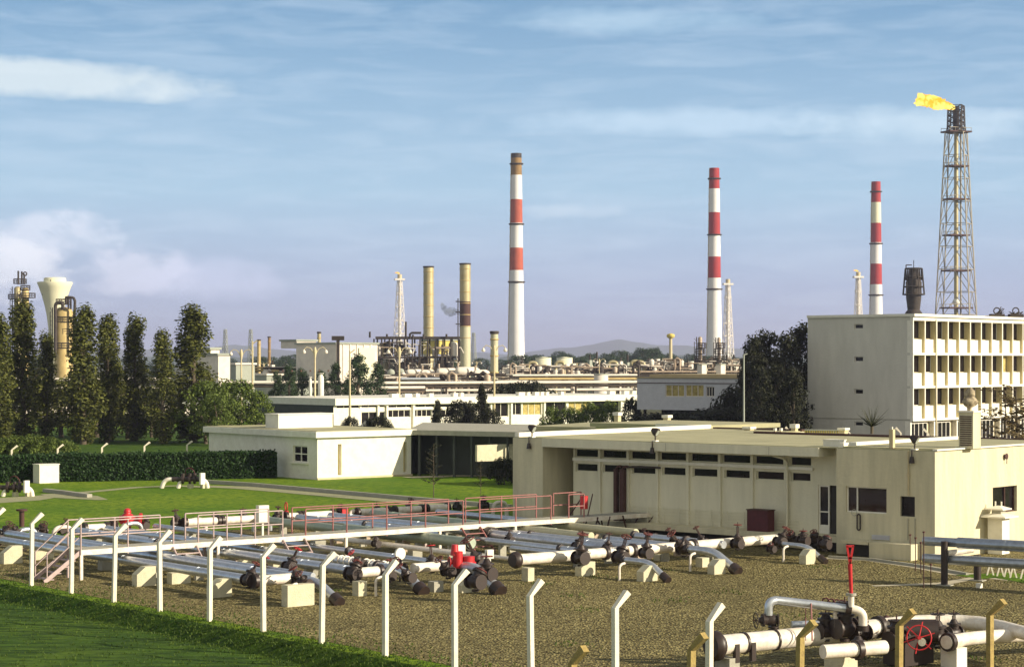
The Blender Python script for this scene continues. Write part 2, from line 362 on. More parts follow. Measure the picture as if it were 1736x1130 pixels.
gpoly('gravel_yard', [S(-14.2, 23.6), S(12.6, 23.6), S(12.6, 12), S(30, 5), S(30, -45), S(-14.2, -45)], 'gravel', .008)
gpoly('far_ground', [(-900, 255), (900, 255), (3000, 9000), (-3000, 9000)], 'far_ground', .02)
gpoly('verge', [(-120, 152), (-24, 152), (-14, 225), (-120, 225)], 'rough_grass', .016)
gpoly('forecourt', [(14, 104), (60, 96), (90, 200), (-12, 215), (-2, 135)], 'asphalt', .006)
gpoly('plant_road', [S(-200, 85), S(200, 85), S(200, 93), S(-200, 93)], 'asphalt', .012)
def strip(name, pts, w, m, z):
    P_ = [Vector((p[0], p[1], 0)) for p in pts]; mb = MB(); L_, R_ = [], []
    for i, p in enumerate(P_):
        d = (P_[min(i+1, len(P_)-1)]-P_[max(i-1, 0)]).normalized(); nrm = Vector((-d.y, d.x, 0)); ww = w[i] if isinstance(w, (list, tuple)) else w
        L_.append(p+nrm*ww/2+UP*z); R_.append(p-nrm*ww/2+UP*z)
    for i in range(len(P_)-1): mb.quad(R_[i], R_[i+1], L_[i+1], L_[i])
    return struct(mb.build(name, m))
strip('lawn_path', [G(-60, 852), G(30, 846), G(90, 840), G(150, 833.5), G(230, 826), G(300, 823), G(365, 826)], [3.2, 3.2, 1.6, .9, .9, 1, 1.2], 'path_gravel', .012)
strip('lawn_path', [G(80, 837), G(130, 842), G(175, 847)], [.9, 2.6, .6], 'path_gravel', .016)
strip('lawn_path', [G(345, 824), G(420, 826.5), G(500, 833), G(600, 842), G(700, 851), G(790, 860)], [1.4, 2.2, 2.2, 2.2, 2.0, 1.6], 'path_gravel', .020)
strip('pavement', [G(690, 809), G(780, 806), G(880, 806)], 1.6, 'kerb', .012)
strip('pavement', [G(1400, 945), G(1480, 949), G(1560, 960), G(1625, 972), G(1800, 990)], [.8, .8, 1.0, 1.0, 1.0], 'kerb', .012)
strip('pavement', [G(1480, 993), G(1600, 989), G(1660, 978)], [.3, .6, .4], 'kerb', .016)
strip('lawn_edge', [G(1640, 978), G(1700, 975), G(1780, 985)], [1.4, 2, 2.4], 'grass', .02)
def kerb(pts, h, w, label):
    mb = MB()
    for p, q in zip(pts, pts[1:]): mb.bar(p+UP*h/2, q+UP*h/2, w, h)
    return solo(mb, 'kerb', 'concrete_grey', label, 'kerb', at=pts[0].copy())
kerb([G(345, 818.5), G(430, 824), G(560, 835.5), G(700, 848), G(800, 856.5), G(866, 862)], .22, .25, 'long low dark kerb running diagonally across the lawn beside the gravel path')
kerb([G(76, 833.5), G(110, 837), G(152, 843)], .2, .3, 'short low dark kerb on the left part of the lawn')
kerb([G(1405, 945.5), G(1480, 950), G(1560, 961), G(1640, 975)], .1, .12, 'pale kerb edging the gravel in front of the long cream building')

# grass tufts along the turf bank: uncountable, one object
rnd = random.Random(5); mb = MB()
def tufts(mb, n, fpos, hmin, hmax):
    for _ in range(n):
        p = fpos()
        for k in range(3):
            a = rnd.uniform(0, 2*pi); h = rnd.uniform(hmin, hmax); d = Vector((cos(a), sin(a), 0)); l = Vector((rnd.uniform(-.5, .5), rnd.uniform(-.5, .5), 1))*h
            mb.add([p-d*.02, p+d*.02, p+l], [(0, 1, 2)])
def onb():
    t = rnd.triangular(-14, 40, -2); w = rnd.gauss(-.55, .5) if rnd.random() < .5 else rnd.uniform(-14, -.5)
    z = 0 if w > -.35 else LOW if w < -1.05 else LOW*(-.35-w)/.7
    return FS(w, t, z)
tufts(mb, 11000, onb, .02, .075)
struct(mb.build('grass_tufts', 'leaf_grass'), 'stuff')

# ---------------------------------------------------------------- fence posts with a bent top
def post_mesh(name, m, arm):
    mb = MB(); w, d = .115, .13
    along = Vector((1, 0, 0)); perp = Vector((0, 1, 0))
    pr = [(0, 0), (0, 2.10), (arm*.36, 2.44)]
    vs = []
    for x, z in pr:
        for sx_, sy_ in ((-1, -1), (1, -1), (1, 1), (-1, 1)):
            zz = z + (0 if z < 2.2 else (-.06 if sx_*(1 if arm > 0 else -1) > 0 else .04)) 
            vs.append(Vector((x+sx_*w/2, sy_*d/2, zz)))
    vs[8:12] = [v+Vector((0, 0, 0)) for v in vs[8:12]]
    fs = [(i*4+k, i*4+(k+1) % 4, i*4+4+(k+1) % 4, i*4+4+k) for i in range(2) for k in range(4)]+[(3, 2, 1, 0), (8, 9, 10, 11)]
    mb.add(vs, fs); return mb
def rowposts(name, m, base, step, n0, n1, rot, labels, group, arm=1, z=0, jitter=0):
    first = None
    for j, i in enumerate(range(n0, n1)):
        loc = base+step*i+UP*z
        if first is None:
            o = post_mesh(name, m, arm).build(name, m); first = o
        else: o = first.copy(); col.objects.link(o)
        o.location = loc; o.rotation_euler = (radians(rnd.uniform(-1.2, 1.2)), radians(rnd.uniform(-1.2, 1.2)), rot+radians(rnd.uniform(-6, 6)))
        tag(o, labels(j), 'fence post', group)
ordn = ['first', 'second', 'third', 'fourth', 'fifth', 'sixth', 'seventh', 'eighth', 'ninth', 'tenth', 'eleventh', 'twelfth', 'thirteenth', 'fourteenth', 'fifteenth', 'sixteenth', 'seventeenth', 'eighteenth', 'nineteenth', 'twentieth']
rowposts('fence_post', 'post', FO, Vector((1.86, -2.32, 0)), -7, 6, atan2(V2.y, V2.x),
         lambda j: 'white concrete fence post with bent top, %s from the left in the near row' % ordn[j], 'near row of bent white fence posts')
rowposts('fence_post', 'post_dirty', Vector((5.72, 40.0, 0)), Vector((2.33, 1.78, 0)), -2, 3, atan2(-A2.y, -A2.x)+.0,
         lambda j: 'stained yellow fence post with bent top, %s from the left in the bottom right row' % ordn[j], 'stained fence posts at the bottom right')
HB = G(-60, 771+48); 
for k, px in enumerate((22, 100, 175, 247, 319, 384)):
    pass
first = None
def farpost(px, py, z, rot, label, group, arm=1):
    global first
    Y = (CH-z)*F/(py-HY); p = P(px, py, Y)
    if first is None: first = post_mesh('fence_post', 'post', 1).build('fence_post', 'post'); o = first
    else: o = first.copy(); col.objects.link(o)
    o.location = (p.x, p.y, 0); o.rotation_euler = (0, 0, rot); o.scale = (1, 1, z/2.48); tag(o, label, 'fence post', group)
for k, (px, py) in enumerate(((20, 754), (98, 752), (173, 750), (245, 748), (317, 746), (383, 744))):
    farpost(px, py, 2.1, .15, 'bent white post behind the hedge, %s from the left' % ordn[k], 'fence posts behind the hedge')
for k, (px, py) in enumerate(((718, 747), (774, 747), (828, 748))):
    farpost(px, py, 2.08, pi, 'dim bent post in front of the dark open shelter, %s from the left' % ordn[k], 'posts in front of the dark shelter')
for k, (px, py) in enumerate(((1441, 724), (1527, 723), (1574, 725), (1662, 728), (1340, 722))):
    farpost(px, py, 2.9, pi, ('bent white post showing over the long roof, %s' % ('below the blank grey wall', 'left of the office block corner', 'at the office block corner', 'right of the roof chimney', 'before the dark trees')[k]), 'posts showing over the long roof')

# ---------------------------------------------------------------- pipe yard
RA = atan2(-A2.y, -A2.x)         # local +x along the pipelines towards the camera side
def pipe_thing(name, label, cat, pts, r, m, flanges=(), group=None, caps=(), sleeves=()):
    pts = [Vector(p) for p in pts]; root = thing(name, (pts[0].x, pts[0].y, 0), label, cat, group)
    pm = MB(); pm.tube(pts, r, 14); r_m = max(r) if isinstance(r, (list, tuple)) else r
    if r_m > .1:
        for a_, b_ in zip(pts, pts[1:]):
            for k in range(1, int((b_-a_).length/2.6)+1):
                c_ = a_+(b_-a_).normalized()*(k*2.6-.9); d_ = (b_-a_).normalized(); pm.tube([c_-d_*.02, c_+d_*.02], r_m*1.035, 14)
    pm.build('pipe', m, root)
    def at(f):
        tot = sum((b-a).length for a, b in zip(pts, pts[1:])); d = f*tot
        for a, b in zip(pts, pts[1:]):
            l = (b-a).length
            if d <= l+1e-6: return a+(b-a)*(d/l), (b-a).normalized()
            d -= l
        return pts[-1], (pts[-1]-pts[-2]).normalized()
    r = max(r) if isinstance(r, (list, tuple)) else r
    for f in flanges:
        c, d = at(f); MB().tube([c-d*.07, c+d*.07], r*1.38, 16).build('flange', 'black', root)
    for f in caps:
        c, d = at(f); MB().tube([c-d*.16, c-d*.05, c+d*.05, c+d*.16], [r*1.2, r*1.5, r*1.5, r*1.1], 16).build('end_cap', 'black', root)
    for f, ln in sleeves:
        c, d = at(f); MB().tube([c-d*ln, c+d*ln], r*1.12, 16).build('sleeve', 'black', root)
    return root
def arc(p0, p1, p2, n=6):        # smooth corner
    return [p0*(1-t)**2+p1*2*t*(1-t)+p2*t*t for t in [i/n for i in range(n+1)]]

# valves: local x = pipe direction, origin at the pipe's axis
def make_valve(label, wheel_m='wheel_red', wheel_dir=None, hgt=.75, body_m='black', R=.2, s=1.0, group='gate valves in the pipe yard'):
    s *= .76; wheel_dir = wheel_dir or (rnd.uniform(-.25, .25), rnd.choice((0, 0, -.5, -.9, .6)), 1)
    r = thing('gate_valve', (0, 0, 0), label, 'valve', group)
    b = MB(); b.tube([(-.30*s, 0, 0), (-.25*s, 0, 0)], .25*s, 14); b.tube([(.25*s, 0, 0), (.30*s, 0, 0)], .25*s, 14); b.tube([(0, 0, -.25*s), (0, 0, -.32*s)], .12*s, 8)
    b.tube([(-.26*s, 0, 0), (-.1*s, 0, 0), (.1*s, 0, 0), (.26*s, 0, 0)], [.16*s, .22*s, .22*s, .16*s], 14)
    wd = Vector(wheel_dir).normalized()
    b.tube([Vector((0, 0, 0)), wd*.34*s], .19*s, 12); b.build('body', body_m, r)
    n = MB(); n.tube([wd*.30*s, wd*.36*s], .26*s, 12); n.tube([wd*.36*s, wd*.5*s], [.17*s, .09*s], 10)
    side = Vector((.07*s, 0, 0)); n.bar(wd*.45*s+side, wd*hgt*.92*s+side, .03*s); n.bar(wd*.45*s-side, wd*hgt*.92*s-side, .03*s); n.build('bonnet', body_m, r)
    MB().tube([wd*.4*s, wd*(hgt+.14)*s], .02*s, 6).build('stem', 'brown', r)
    h = MB(); h.ring(wd*hgt*s, wd, R*s, .022*s, 18, 5)
    a = wd.cross(Vector((1, 0, 0))); a = a.normalized() if a.length > .1 else Vector((0, 1, 0)); b_ = wd.cross(a)
    for k in range(3):
        d = a*cos(k*pi/3)+b_*sin(k*pi/3); h.bar(wd*hgt*s-d*R*s, wd*hgt*s+d*R*s, .02*s)
    h.build('handwheel', wheel_m, r); return r
def block(px0, py0, px1, py1, label, slope=False, m='concrete', h=None, deep=None, grp='concrete pipe supports', rz=None):
    """concrete support: lit face spans the given pixels (left, top, right, bottom)"""
    g0 = G((px0+px1)/2, py1); wd = (px1-px0)*g0.y/F/.80; h = h or (py1-py0)*g0.y/F
    d = deep or .35; mb = MB(); r_ = -V2*0+A2*-1   # lit face looks to the near right
    cen = g0+A2*d/2; u = V2
    if slope:
        a, b = -wd/2, wd/2
        vs = [cen+u*a-A2*d/2, cen+u*b-A2*d/2, cen+u*b+A2*d/2, cen+u*a+A2*d/2]
        top = [v+UP*h*(.62 if i in (0, 3) else 1) for i, v in enumerate(vs)]
        mid0 = cen+u*(a+(b-a)*.45)-A2*d/2+UP*h; mid1 = cen+u*(a+(b-a)*.45)+A2*d/2+UP*h
        mb.add(vs+top+[mid0, mid1], [(3, 2, 1, 0), (0, 1, 5, 8, 4), (1, 2, 6, 5), (2, 3, 7, 9, 6), (3, 0, 4, 7), (4, 8, 9, 7), (8, 5, 6, 9)])
    else:
        mb.box(cen, (wd, d, h), u)
    return solo(mb, 'pipe_support', m, label, 'support block', grp, at=cen.copy())

ZP = .62
# (label, pixel a, pixel b, radius, t_far, t_near, material, z, flange fractions)
PIPES = [
 ('silver pipeline running under the left end of the footbridge, nearest the fence', (208, 949), (418, 980), .155, 42, .5, 'steel', .6, (.55,)),
 ('silver pipeline second from the fence at the left of the yard', (276, 945), (428, 967), .165, 40, .5, 'steel', .6, (.42,)),
 ('silver pipeline running under the middle small stair of the footbridge', (423, 929), (643, 959), .15, 21.2, .4, 'steel', .6, (.9,)),
 ('silver pipeline with a row of small clamps before the tallest white header', (461, 947), (587, 967), .15, 21.2, .4, 'steel', .6, (.35, .9)),
 ('thin pale pipe crossing open gravel in the middle of the yard', (565, 914), (798, 939), .08, 14, 2.6, 'pipe_white', .5, ()),
 ('fat green grey pipeline leading to the big black valve', (694, 909), (815, 921), .21, 14.5, 6.0, 'steel_green', .65, (.985,)),
 ('silver pipeline just right of the big black valve', (842, 916), (972, 934), .13, 6.9, .6, 'steel', .6, (.7,)),
 ('thin silver pipeline lowest of those right of the big black valve', (840, 926), (956, 937), .10, 4.8, .5, 'steel', .5, ()),
 ('thick silver pipeline starting at a black collar under the footbridge', (846, 906), (1024, 927), .20, 8.7, .5, 'steel', .62, ()),
 ('cream pipeline ending beyond the header, left of its neighbour', (870, 898), (1034, 908), .16, 10.8, 5.0, 'pipe_cream', .7, ()),
 ('cream pipeline nearest the wall of the long building', (968, 892), (1093, 904), .17, 10, 5.0, 'pipe_cream', .7, ()),
 ('silver pipeline continuing from the left cream pipeline to the header', (1046, 915), (1105, 921), .14, 4.4, .4, 'steel', .62, (.02,)),
 ('silver pipeline continuing from the right cream pipeline along the wall foot', (1110, 911), (1200, 920), .15, 4.8, -.3, 'steel', .62, (.02, .6)),
 ('green grey pipeline beyond the footbridge, left of the red post', (496, 888), (582, 896), .19, 21.2, 9, 'steel_green', .6, ()),
 ('silver pipeline beyond the footbridge, right of the red post', (593, 878), (730, 893), .19, 21, 11, 'steel', .6, ()),
 ('pale green pipeline beyond the footbridge near the lawn edge', (735, 881), (800, 888), .19, 21, 8, 'steel_green', .6, ()),
 ('short silver pipeline beyond the footbridge before the building end', (800, 873), (850, 878), .14, 20, 8.6, 'steel', .6, ()),
 ('silver pipeline behind the left stair foot of the footbridge', (225, 912), (300, 922), .14, 21.4, 9, 'steel', .6, (.3,)),
 ('silver pipeline close right of the thick collared one', S(7.0, 9, .6), S(7.0, 2, .6), .14, 9.6, .4, 'steel', .6, (.2,)),
 ('thin silver pipeline tucked between the collared pipe and its left neighbour', S(5.05, 9, .6), S(5.05, 2, .6), .08, 9.0, .5, 'steel', .5, ()),
 ('silver pipeline second from the long wall, before the header', S(10.2, 9, .6), S(10.2, 2, .6), .12, 8.2, .4, 'steel', .6, (.55,)),
 ('thin pale pipe left of the big black valve running to the footbridge', S(.9, 9, .5), S(.9, 2, .5), .07, 12.0, 1.2, 'pipe_white', .5, ()),
 ('silver pipeline arriving at the red valve from under the footbridge', S(-2.6, 9, .6), S(-2.6, 2, .6), .12, 21.2, .5, 'steel', .6, (.7,)),
 ('silver pipeline between the clamp rows and the thin pale pipe', S(-6.2, 9, .6), S(-6.2, 2, .6), .13, 21.2, .5, 'steel', .6, (.3, .8)),
 ('slim silver pipeline second left of the open gravel', S(-8.3, 9, .6), S(-8.3, 2, .6), .10, 21.2, .5, 'steel', .6, (.6,)),
 ('fat silver pipeline beyond the footbridge below the last railing', S(4.6, 9, .6), S(4.6, 2, .6), .17, 21.2, 10.5, 'steel', .6, (.5,)),
]
pipe_s = []
for (lab, a, b, r, tf, tn, m, z, fl) in PIPES:
    s0 = (a-SO).dot(V2) if isinstance(a, Vector) else (st(*a, z)[0]+st(*b, z)[0])/2; pipe_s.append(s0)
    pr = pipe_thing('pipeline', lab, 'pipeline', [S(s0, tf, z), S(s0, (tf+tn)/2, z), S(s0, tn, z)], r, m, fl, 'pipelines across the gravel yard')
    if r > .11:      # small steel saddles carry every pipe
        for k, tt in enumerate([tf-(tf-tn)*q for q in (.15, .5, .85)]):
            c = S(s0, tt); MB().box(c, (.3, .12, z-r*.8), V2).build('saddle', 'concrete_grey' if k != 1 else 'far_steel', pr)
# black collar, clamps
c = S(pipe_s[8], 8.9, .62); solo(MB().tube([c-A2*.25, c+A2*.25], .31, 18), 'pipe_collar', 'black', 'black collar closing the thick silver pipeline under the footbridge', 'collar', at=c-UP*.31)
for base_s, t0, lab in ((pipe_s[2], 3.2, 'clamp row lying on the pipeline before the tallest header post'), (pipe_s[2], 1.0, 'clamp row beside the black flange of the header')):
    root = thing('clamp_row', S(base_s, t0, .76), lab, 'clamps', 'rows of pale clamps on the pipelines')
    for k in range(5):
        c = S(base_s-.02, t0+k*.34, .62); MB().ring(c, A2, .175, .028, 14, 5).build('clamp', 'pipe_white', root)

# white headers at right angles to the pipelines
H = lambda px: hs(px, 0)
def header(name, lab, x0, x1, z=.64, r=.19, fl=(), caps=(), grp='white cross headers', t=0, m='pipe_white', sl=()):
    a, b = hs(x0, t), hs(x1, t); n = 4
    return pipe_thing(name, lab, 'header pipe', [S(a+(b-a)*i/n, t, z) for i in range(n+1)], r, m, fl, grp, caps, sl)
header('header_pipe', 'sunlit white header pipe behind the sixth fence post, leftmost piece', 432, 503, fl=(.0, .98), r=.17)
header('header_pipe', 'sunlit white header pipe between black flange and fence post', 592, 645, fl=(.0, .98), r=.17, sl=((.1, .2),))
header('header_pipe', 'short white header pipe piece left of the red valve', 700, 770, fl=(.98,), r=.17)
header('header_pipe', 'long white header pipe starting at a fat black cap, middle of the yard', 872, 992, fl=(.9,), caps=(.02,), r=.20)
header('header_pipe', 'white header pipe piece between two black valve clusters', 992, 1060, fl=(.5,), r=.19)
header('header_pipe', 'white header pipe piece right of centre above the leaning elbow', 1062, 1165, fl=(.1, .95), r=.19)
header('header_pipe', 'longest white header pipe running to the dark red cabinet', 1167, 1318, fl=(.05, .55), r=.19, sl=((.55, .12),))
# the row of pipe ends along the lawn
for (x0, x1, lab) in ((143, 182, 'short white pipe end by the lawn above the left stair'), (312, 372, 'white pipe piece by the lawn, left of the white box'), (375, 436, 'white pipe piece by the lawn under the white box'),
                      (484, 508, 'stubby white pipe piece left of the red post by the lawn'), (512, 566, 'white pipe piece just left of the red post by the lawn'), (605, 660, 'white pipe piece right of the red post by the lawn'), (668, 716, 'white pipe piece by the lawn behind the right railing'), (722, 760, 'last white pipe piece by the lawn before the young trees')):
    header('header_pipe', lab, x0, x1, r=.17, fl=(.02, .96), t=21.6, grp='white pipe pieces along the lawn edge')
for i, px in enumerate((8, 30, 70, 105, 190, 245, 300, 372, 412, 470, 575, 640, 690, 775, 820)):
    s_ = hs(px, 21.9); labs = ['at the far left edge', 'second from the left edge', 'left of the first tall post', 'right of the first tall post', 'above the footbridge stair', 'right of the red pillar valve', 'left of the railing gap', 'left of the white box', 'under the white box', 'right of the white box', 'left of the small red post', 'right of the small red post', 'behind the middle railing', 'behind the right railing', 'nearest the building end']
    v = make_valve('dark valve by the lawn edge, '+labs[i], hgt=.6 if i % 3 else .75, s=.85 if i % 2 else 1.0, group='dark valves along the lawn edge', wheel_m='brown')
    v.location = S(s_, 21.9, .6); v.rotation_euler = (0, 0, RA+(0 if i % 2 else pi/2))
    if i % 2 == 0:    # pipe bends down into the ground beyond
        c = S(s_+.5, 21.8, 0); pipe_thing('bent_pipe', 'small pale arched pipe end beside the valve '+labs[i], 'bent pipe', [c+UP*.05]+arc(c+UP*.35, c+UP*.72, c+V2*.35+UP*.72)+arc(c+V2*.5+UP*.72, c+V2*.85+UP*.72, c+V2*.85+UP*.35)+[c+V2*.85+UP*.05], .10, 'far_white' if i % 4 else 'steel', (), 'arched pipe ends along the lawn edge')

# branches that bend into the ground on the near side of the headers
def elbow(px_foot, py_foot, ln, zt, r, lab, px_bend=None, flg=True):
    f = G(px_foot, py_foot, .12); D = -A2
    bend = f-D*(ln)+UP*(zt-.12); start = bend-D*1.3
    pts = [start, start+D*.6]+arc(bend-D*.45, bend, bend+(f-bend)*.25)+[f]
    root = pipe_thing('elbow_pipe', lab, 'elbow pipe', pts, r, 'steel', (0,) if flg else (), 'silver elbows diving into the gravel')
    d = (f-bend).normalized(); MB().tube([f-d*.24, f+d*.10], r*1.35, 16).build('foot_sleeve', 'black', root); return root
elbow(573, 1019, 1.15, .62, .15, 'silver elbow pipe diving into the gravel between sixth and seventh posts, leftmost')
elbow(716, 1001, 1.15, .70, .17, 'silver elbow pipe diving into the gravel right of the eighth post')
elbow(846, 1001, 1.15, .75, .19, 'thick silver elbow pipe leaving the big black valve')
elbow(1130, 981, .85, .62, .11, 'slim silver elbow pipe below the header, third from the right')
elbow(1249, 967, 1.15, .72, .15, 'silver elbow pipe with a smooth curve, second from the right')
elbow(1397, 950, .85, .60, .10, 'slim silver elbow pipe nearest the building door')

# valves on the headers
def putv(px, py, lab, z=.64, **k):
    Y = (CH-z)*F/(py-HY); v = make_valve(lab, **k); v.location = P(px, py, Y); v.rotation_euler = (0, 0, RA+rnd.uniform(-.1, .1)+(pi/2 if k.get('hgt', 0) == .71 else 0)); return v
for (px, py, lab, kw) in (
    (421, 983, 'black valve where the fence side pipeline meets the header, behind the sixth post', dict(s=1.05)),
    (444, 962, 'small valve with red wheel right of the sixth post', dict(s=.7, wheel_m='red')),
    (490, 960, 'black valve with thin red wheels above the big concrete block', dict(s=1.0, wheel_m='red', hgt=.9)),
    (508, 985, 'low black valve on top of the big concrete block', dict(s=1.0, hgt=.62)),
    (519, 988, 'black valve at the right corner of the big concrete block', dict(s=.8)),
    (598, 972, 'black flanged valve left of the eighth post', dict(s=1.15, hgt=.5)),
    (612, 955, 'valve with bright red wheel behind the seventh post gap', dict(s=.85, wheel_m='red', hgt=.85)),
    (660, 975, 'black valve just right of the eighth post', dict(s=.9)),
    (678, 962, 'black valve with a pale round dial disc above', dict(s=1.0, hgt=.5)),
    (694, 978, 'black valve feeding the elbow right of the eighth post', dict(s=.9)),
    (733, 958, 'black valve with red wheel left of the red valve', dict(s=1.0, wheel_m='red', hgt=.9)),
    (760, 968, 'black valve directly under the red valve', dict(s=1.0)),
    (812, 957, 'large black valve assembly beside the thick elbow', dict(s=1.35, hgt=.95, wheel_m='wheel_red', R=.24)),
    (806, 985, 'lower body of black valves above the small concrete block', dict(s=1.3, hgt=.4)),
    (826, 972, 'black valve at the head of the thick elbow', dict(s=1.25, hgt=.6)),
    (984, 945, 'black valve crossing the header, first right of the long white piece', dict(s=1.25, wheel_m='wheel_red', hgt=.9)),
    (978, 925, 'valve on the thick silver pipeline behind the header', dict(s=.8, wheel_m='brown', hgt=.95)),
    (1030, 928, 'valve behind the header left of the middle cluster', dict(s=.75, wheel_m='brown', hgt=.95)),
    (1052, 944, 'black valve in the middle cluster on the header', dict(s=1.2, wheel_m='wheel_red', hgt=.9)),
    (1095, 937, 'black valve crossing the header above the slim elbow', dict(s=1.05, hgt=.9)),
    (1100, 918, 'valve behind the header above the slim elbow', dict(s=.75, wheel_m='brown', hgt=.95)),
    (1144, 918, 'small dark valve in front of the long wall', dict(s=.75, wheel_m='wheel_red', hgt=1.0)),
    (1160, 930, 'black valve feeding the smooth curved elbow', dict(s=1.2, wheel_m='wheel_red', hgt=.9)),
    (1192, 918, 'upright dark valve before the wall, right of the curved elbow', dict(s=.8, wheel_m='wheel_red', hgt=1.05)),
    (1250, 921, 'black valve crossing the header near the dark red cabinet', dict(s=1.0, hgt=.95)),
    (1322, 918, 'black valve at the right end of the header', dict(s=1.05)),
    (1345, 914, 'dark valve right of the header end', dict(s=1.0, hgt=.5)),
    (1362, 916, 'dark valve by the door step, third from the right', dict(s=1.0, hgt=.5)),
    (1383, 914, 'dark valve by the door step, second from the right', dict(s=.9, hgt=.55)),
    (1398, 922, 'dark valve by the door step, nearest the building wall', dict(s=1.0, hgt=.4)),
    (638, 921, 'round black disc valve in a pale ring in mid yard', dict(s=.75, hgt=.3, wheel_m='far_white')),
    (864, 915, 'brown wheel valve left of the black collar', dict(s=.8, hgt=.6, wheel_m='brown')),
    (1308, 930, 'small dark valve under the header end', dict(s=.7, hgt=.4))): putv(px, py, lab, **kw)
# red valve in the middle of the yard: three drums
root = thing('red_valve', (*G(776, 985).xy, .0), 'bright red valve of three drums in the middle of the pipe yard', 'valve')
Y = (CH-.9)*F/(953-HY); c0 = P(776, 962, Y)
MB().tube([c0+V((0, 0, 0)) if False else c0, c0+UP*.55], .17, 14).build('drum', 'red', root)
MB().tube([c0+V(.36, .1, -.05), c0+V(.36, .1, .38)], .20, 14).build('drum', 'red', root)
MB().tube([c0+V(-.1, .0, .42), c0+V(-.1, 0, .78)], [.15, .1], 12).build('bonnet', 'red', root)
MB().tube([c0+V(-.25, 0, .2), c0+V(.6, .1, .12)], .08, 8).build('cross_pipe', 'red', root)
MB().ring(c0+V(-.28, -.05, .2), (1, 0.3, 0), .17, .02).build('handwheel', 'red', root)
MB().tube([c0-UP*.9, c0], .10, 10).build('stem', 'black', root)
# pale boards and discs among the valves
def board(px0, py0, px1, py1, Y, lab, name='white_box', cat='box', d=.25, m='white', leg=True, rot=None):
    a, b = P(px0, py1, Y), P(px1, py0, Y); w = (b.x-a.x)/.80; h = b.z-a.z; c = Vector(((a.x+b.x)/2, Y, a.z)); u = V2
    root = thing(name, (c.x, c.y, 0), lab, cat); MB().box(c, (w, d, h), u).build('case', m, root)
    if leg and a.z > .1: MB().box(Vector((c.x, c.y, 0)), (.08, .08, a.z), u).build('stand', m, root)
    return root
board(437, 856, 453, 885, 86, 'white upright box on a stand by the lawn edge, behind the footbridge')
board(775, 923, 787, 938, 72, 'small white box behind the red valve', d=.15)
board(824, 931, 835, 946, 71, 'small white box right of the big black valve', d=.15)
c = G(678, 985); root = thing('dial', c, 'round white gauge disc on a stem above the black valve', 'gauge')
q = P(678, 938, c.y); MB().tube([q-A2*.05, q+A2*.03], .21, 20).build('dial_face', 'white', root); MB().tube([Vector((q.x, q.y, 0)), q], .03, 6).build('stem', 'black', root)
# concrete supports, lit faces measured in the photograph
for (x0, y0, x1, y1, sl, lab) in (
    (9, 925, 36, 955, True, 'concrete block with cut corner at the left edge under the pipelines'),
    (63, 933, 90, 948, False, 'low pale block under the pipeline behind the footbridge stair'),
    (234, 960, 263, 993, True, 'concrete block with cut corner between third and fourth posts'),
    (293, 970, 322, 989, False, 'low concrete block between fourth and fifth posts'),
    (361, 981, 392, 1012, True, 'concrete block partly shaded just right of the fifth post'),
    (411, 944, 430, 962, True, 'small concrete block left of the sixth post'), (464, 953, 488, 970, False, 'small concrete block behind the thin red wheels'),
    (489, 990, 532, 1027, False, 'largest concrete block, under the header left of the seventh post'),
    (608, 985, 622, 1010, False, 'narrow concrete block left of the eighth post'),
    (783, 984, 803, 1004, True, 'small yellowish concrete block under the big black valve'),
    (895, 962, 906, 985, False, 'narrow concrete block under the fat black cap'),
    (985, 952, 1010, 976, True, 'concrete block under the header, middle of the yard'),
    (1090, 958, 1116, 985, True, 'white wedge block beside the slim elbow'),
    (1210, 948, 1231, 973, True, 'white wedge block beside the curved elbow'),
    (1365, 931, 1384, 956, True, 'white wedge block nearest the building door'),
    (1190, 945, 1203, 961, False, 'small pale block under the longest header'),
    (1118, 940, 1136, 950, False, 'small pale block behind the slim elbow'),
    (535, 916, 552, 936, False, 'grey block right of the middle footbridge stair'),
    (700, 930, 716, 948, False, 'grey block right of the footbridge leg in mid yard'),
    (736, 985, 752, 1003, False, 'grey block left of the ninth post'),
    (175, 948, 200, 966, False, 'grey shaded block behind the third post')):
    block(x0, y0, x1, y1, lab, sl, 'concrete' if 'grey' not in lab else 'concrete_grey')
# little hooked vent pipes
for (px, py0, py1, lab) in ((1050, 955, 984, 'white hooked vent pipe left of the slim elbow'), (1170, 938, 968, 'white hooked vent pipe left of the curved elbow'), (1328, 926, 952, 'white hooked vent pipe nearest the red cabinet'), (492, 990, 1027, 'white hooked vent pipe in front of the largest block'), (637, 978, 1010, 'white hooked vent pipe left of the eighth post')):
    b = G(px, py1); h = (py1-py0)*b.y/F; pipe_thing('vent_pipe', lab, 'vent pipe', [b, b+UP*(h-.25)]+arc(b+UP*(h-.18), b+UP*h, b+V2*.25+UP*h), .045, 'pipe_white', (), 'hooked vent pipes')
# red post near the lawn, red pillar valve at the left, red stand post at the right
def red_pillar():
    b = G(216, 914, .0); k = b.y/F; root = thing('pillar_valve', b, 'tall dark red pillar valve standing behind the fourth post', 'valve')
    MB().tube([b, b+UP*27*k], .16, 14).build('column', 'red', root)
    q = b+UP*27*k; MB().tube([q, q+UP*.08], .33, 14).build('flange', 'red', root)
    MB().lathe(q+UP*.08, [(.26, 0), (.30, .12), (.24, .3), (.14, .36), (.17, .42), (.12, .55), (.03, .58)], 14).build('bonnet', 'red', root)
    MB().tube([q+UP*.2-V(.35, 0, 0), q+UP*.2+V(.55, .1, 0)], .15, 12).build('body', 'red', root)
    MB().tube([q+UP*.2+V(.5, .1, 0), q+UP*.2+V(.6, .1, 0)], .25, 12).build('flange', 'red', root)
red_pillar()
b = G(582, 893); root = thing('red_post', b, 'red post standing on the gravel behind the footbridge railing', 'post')
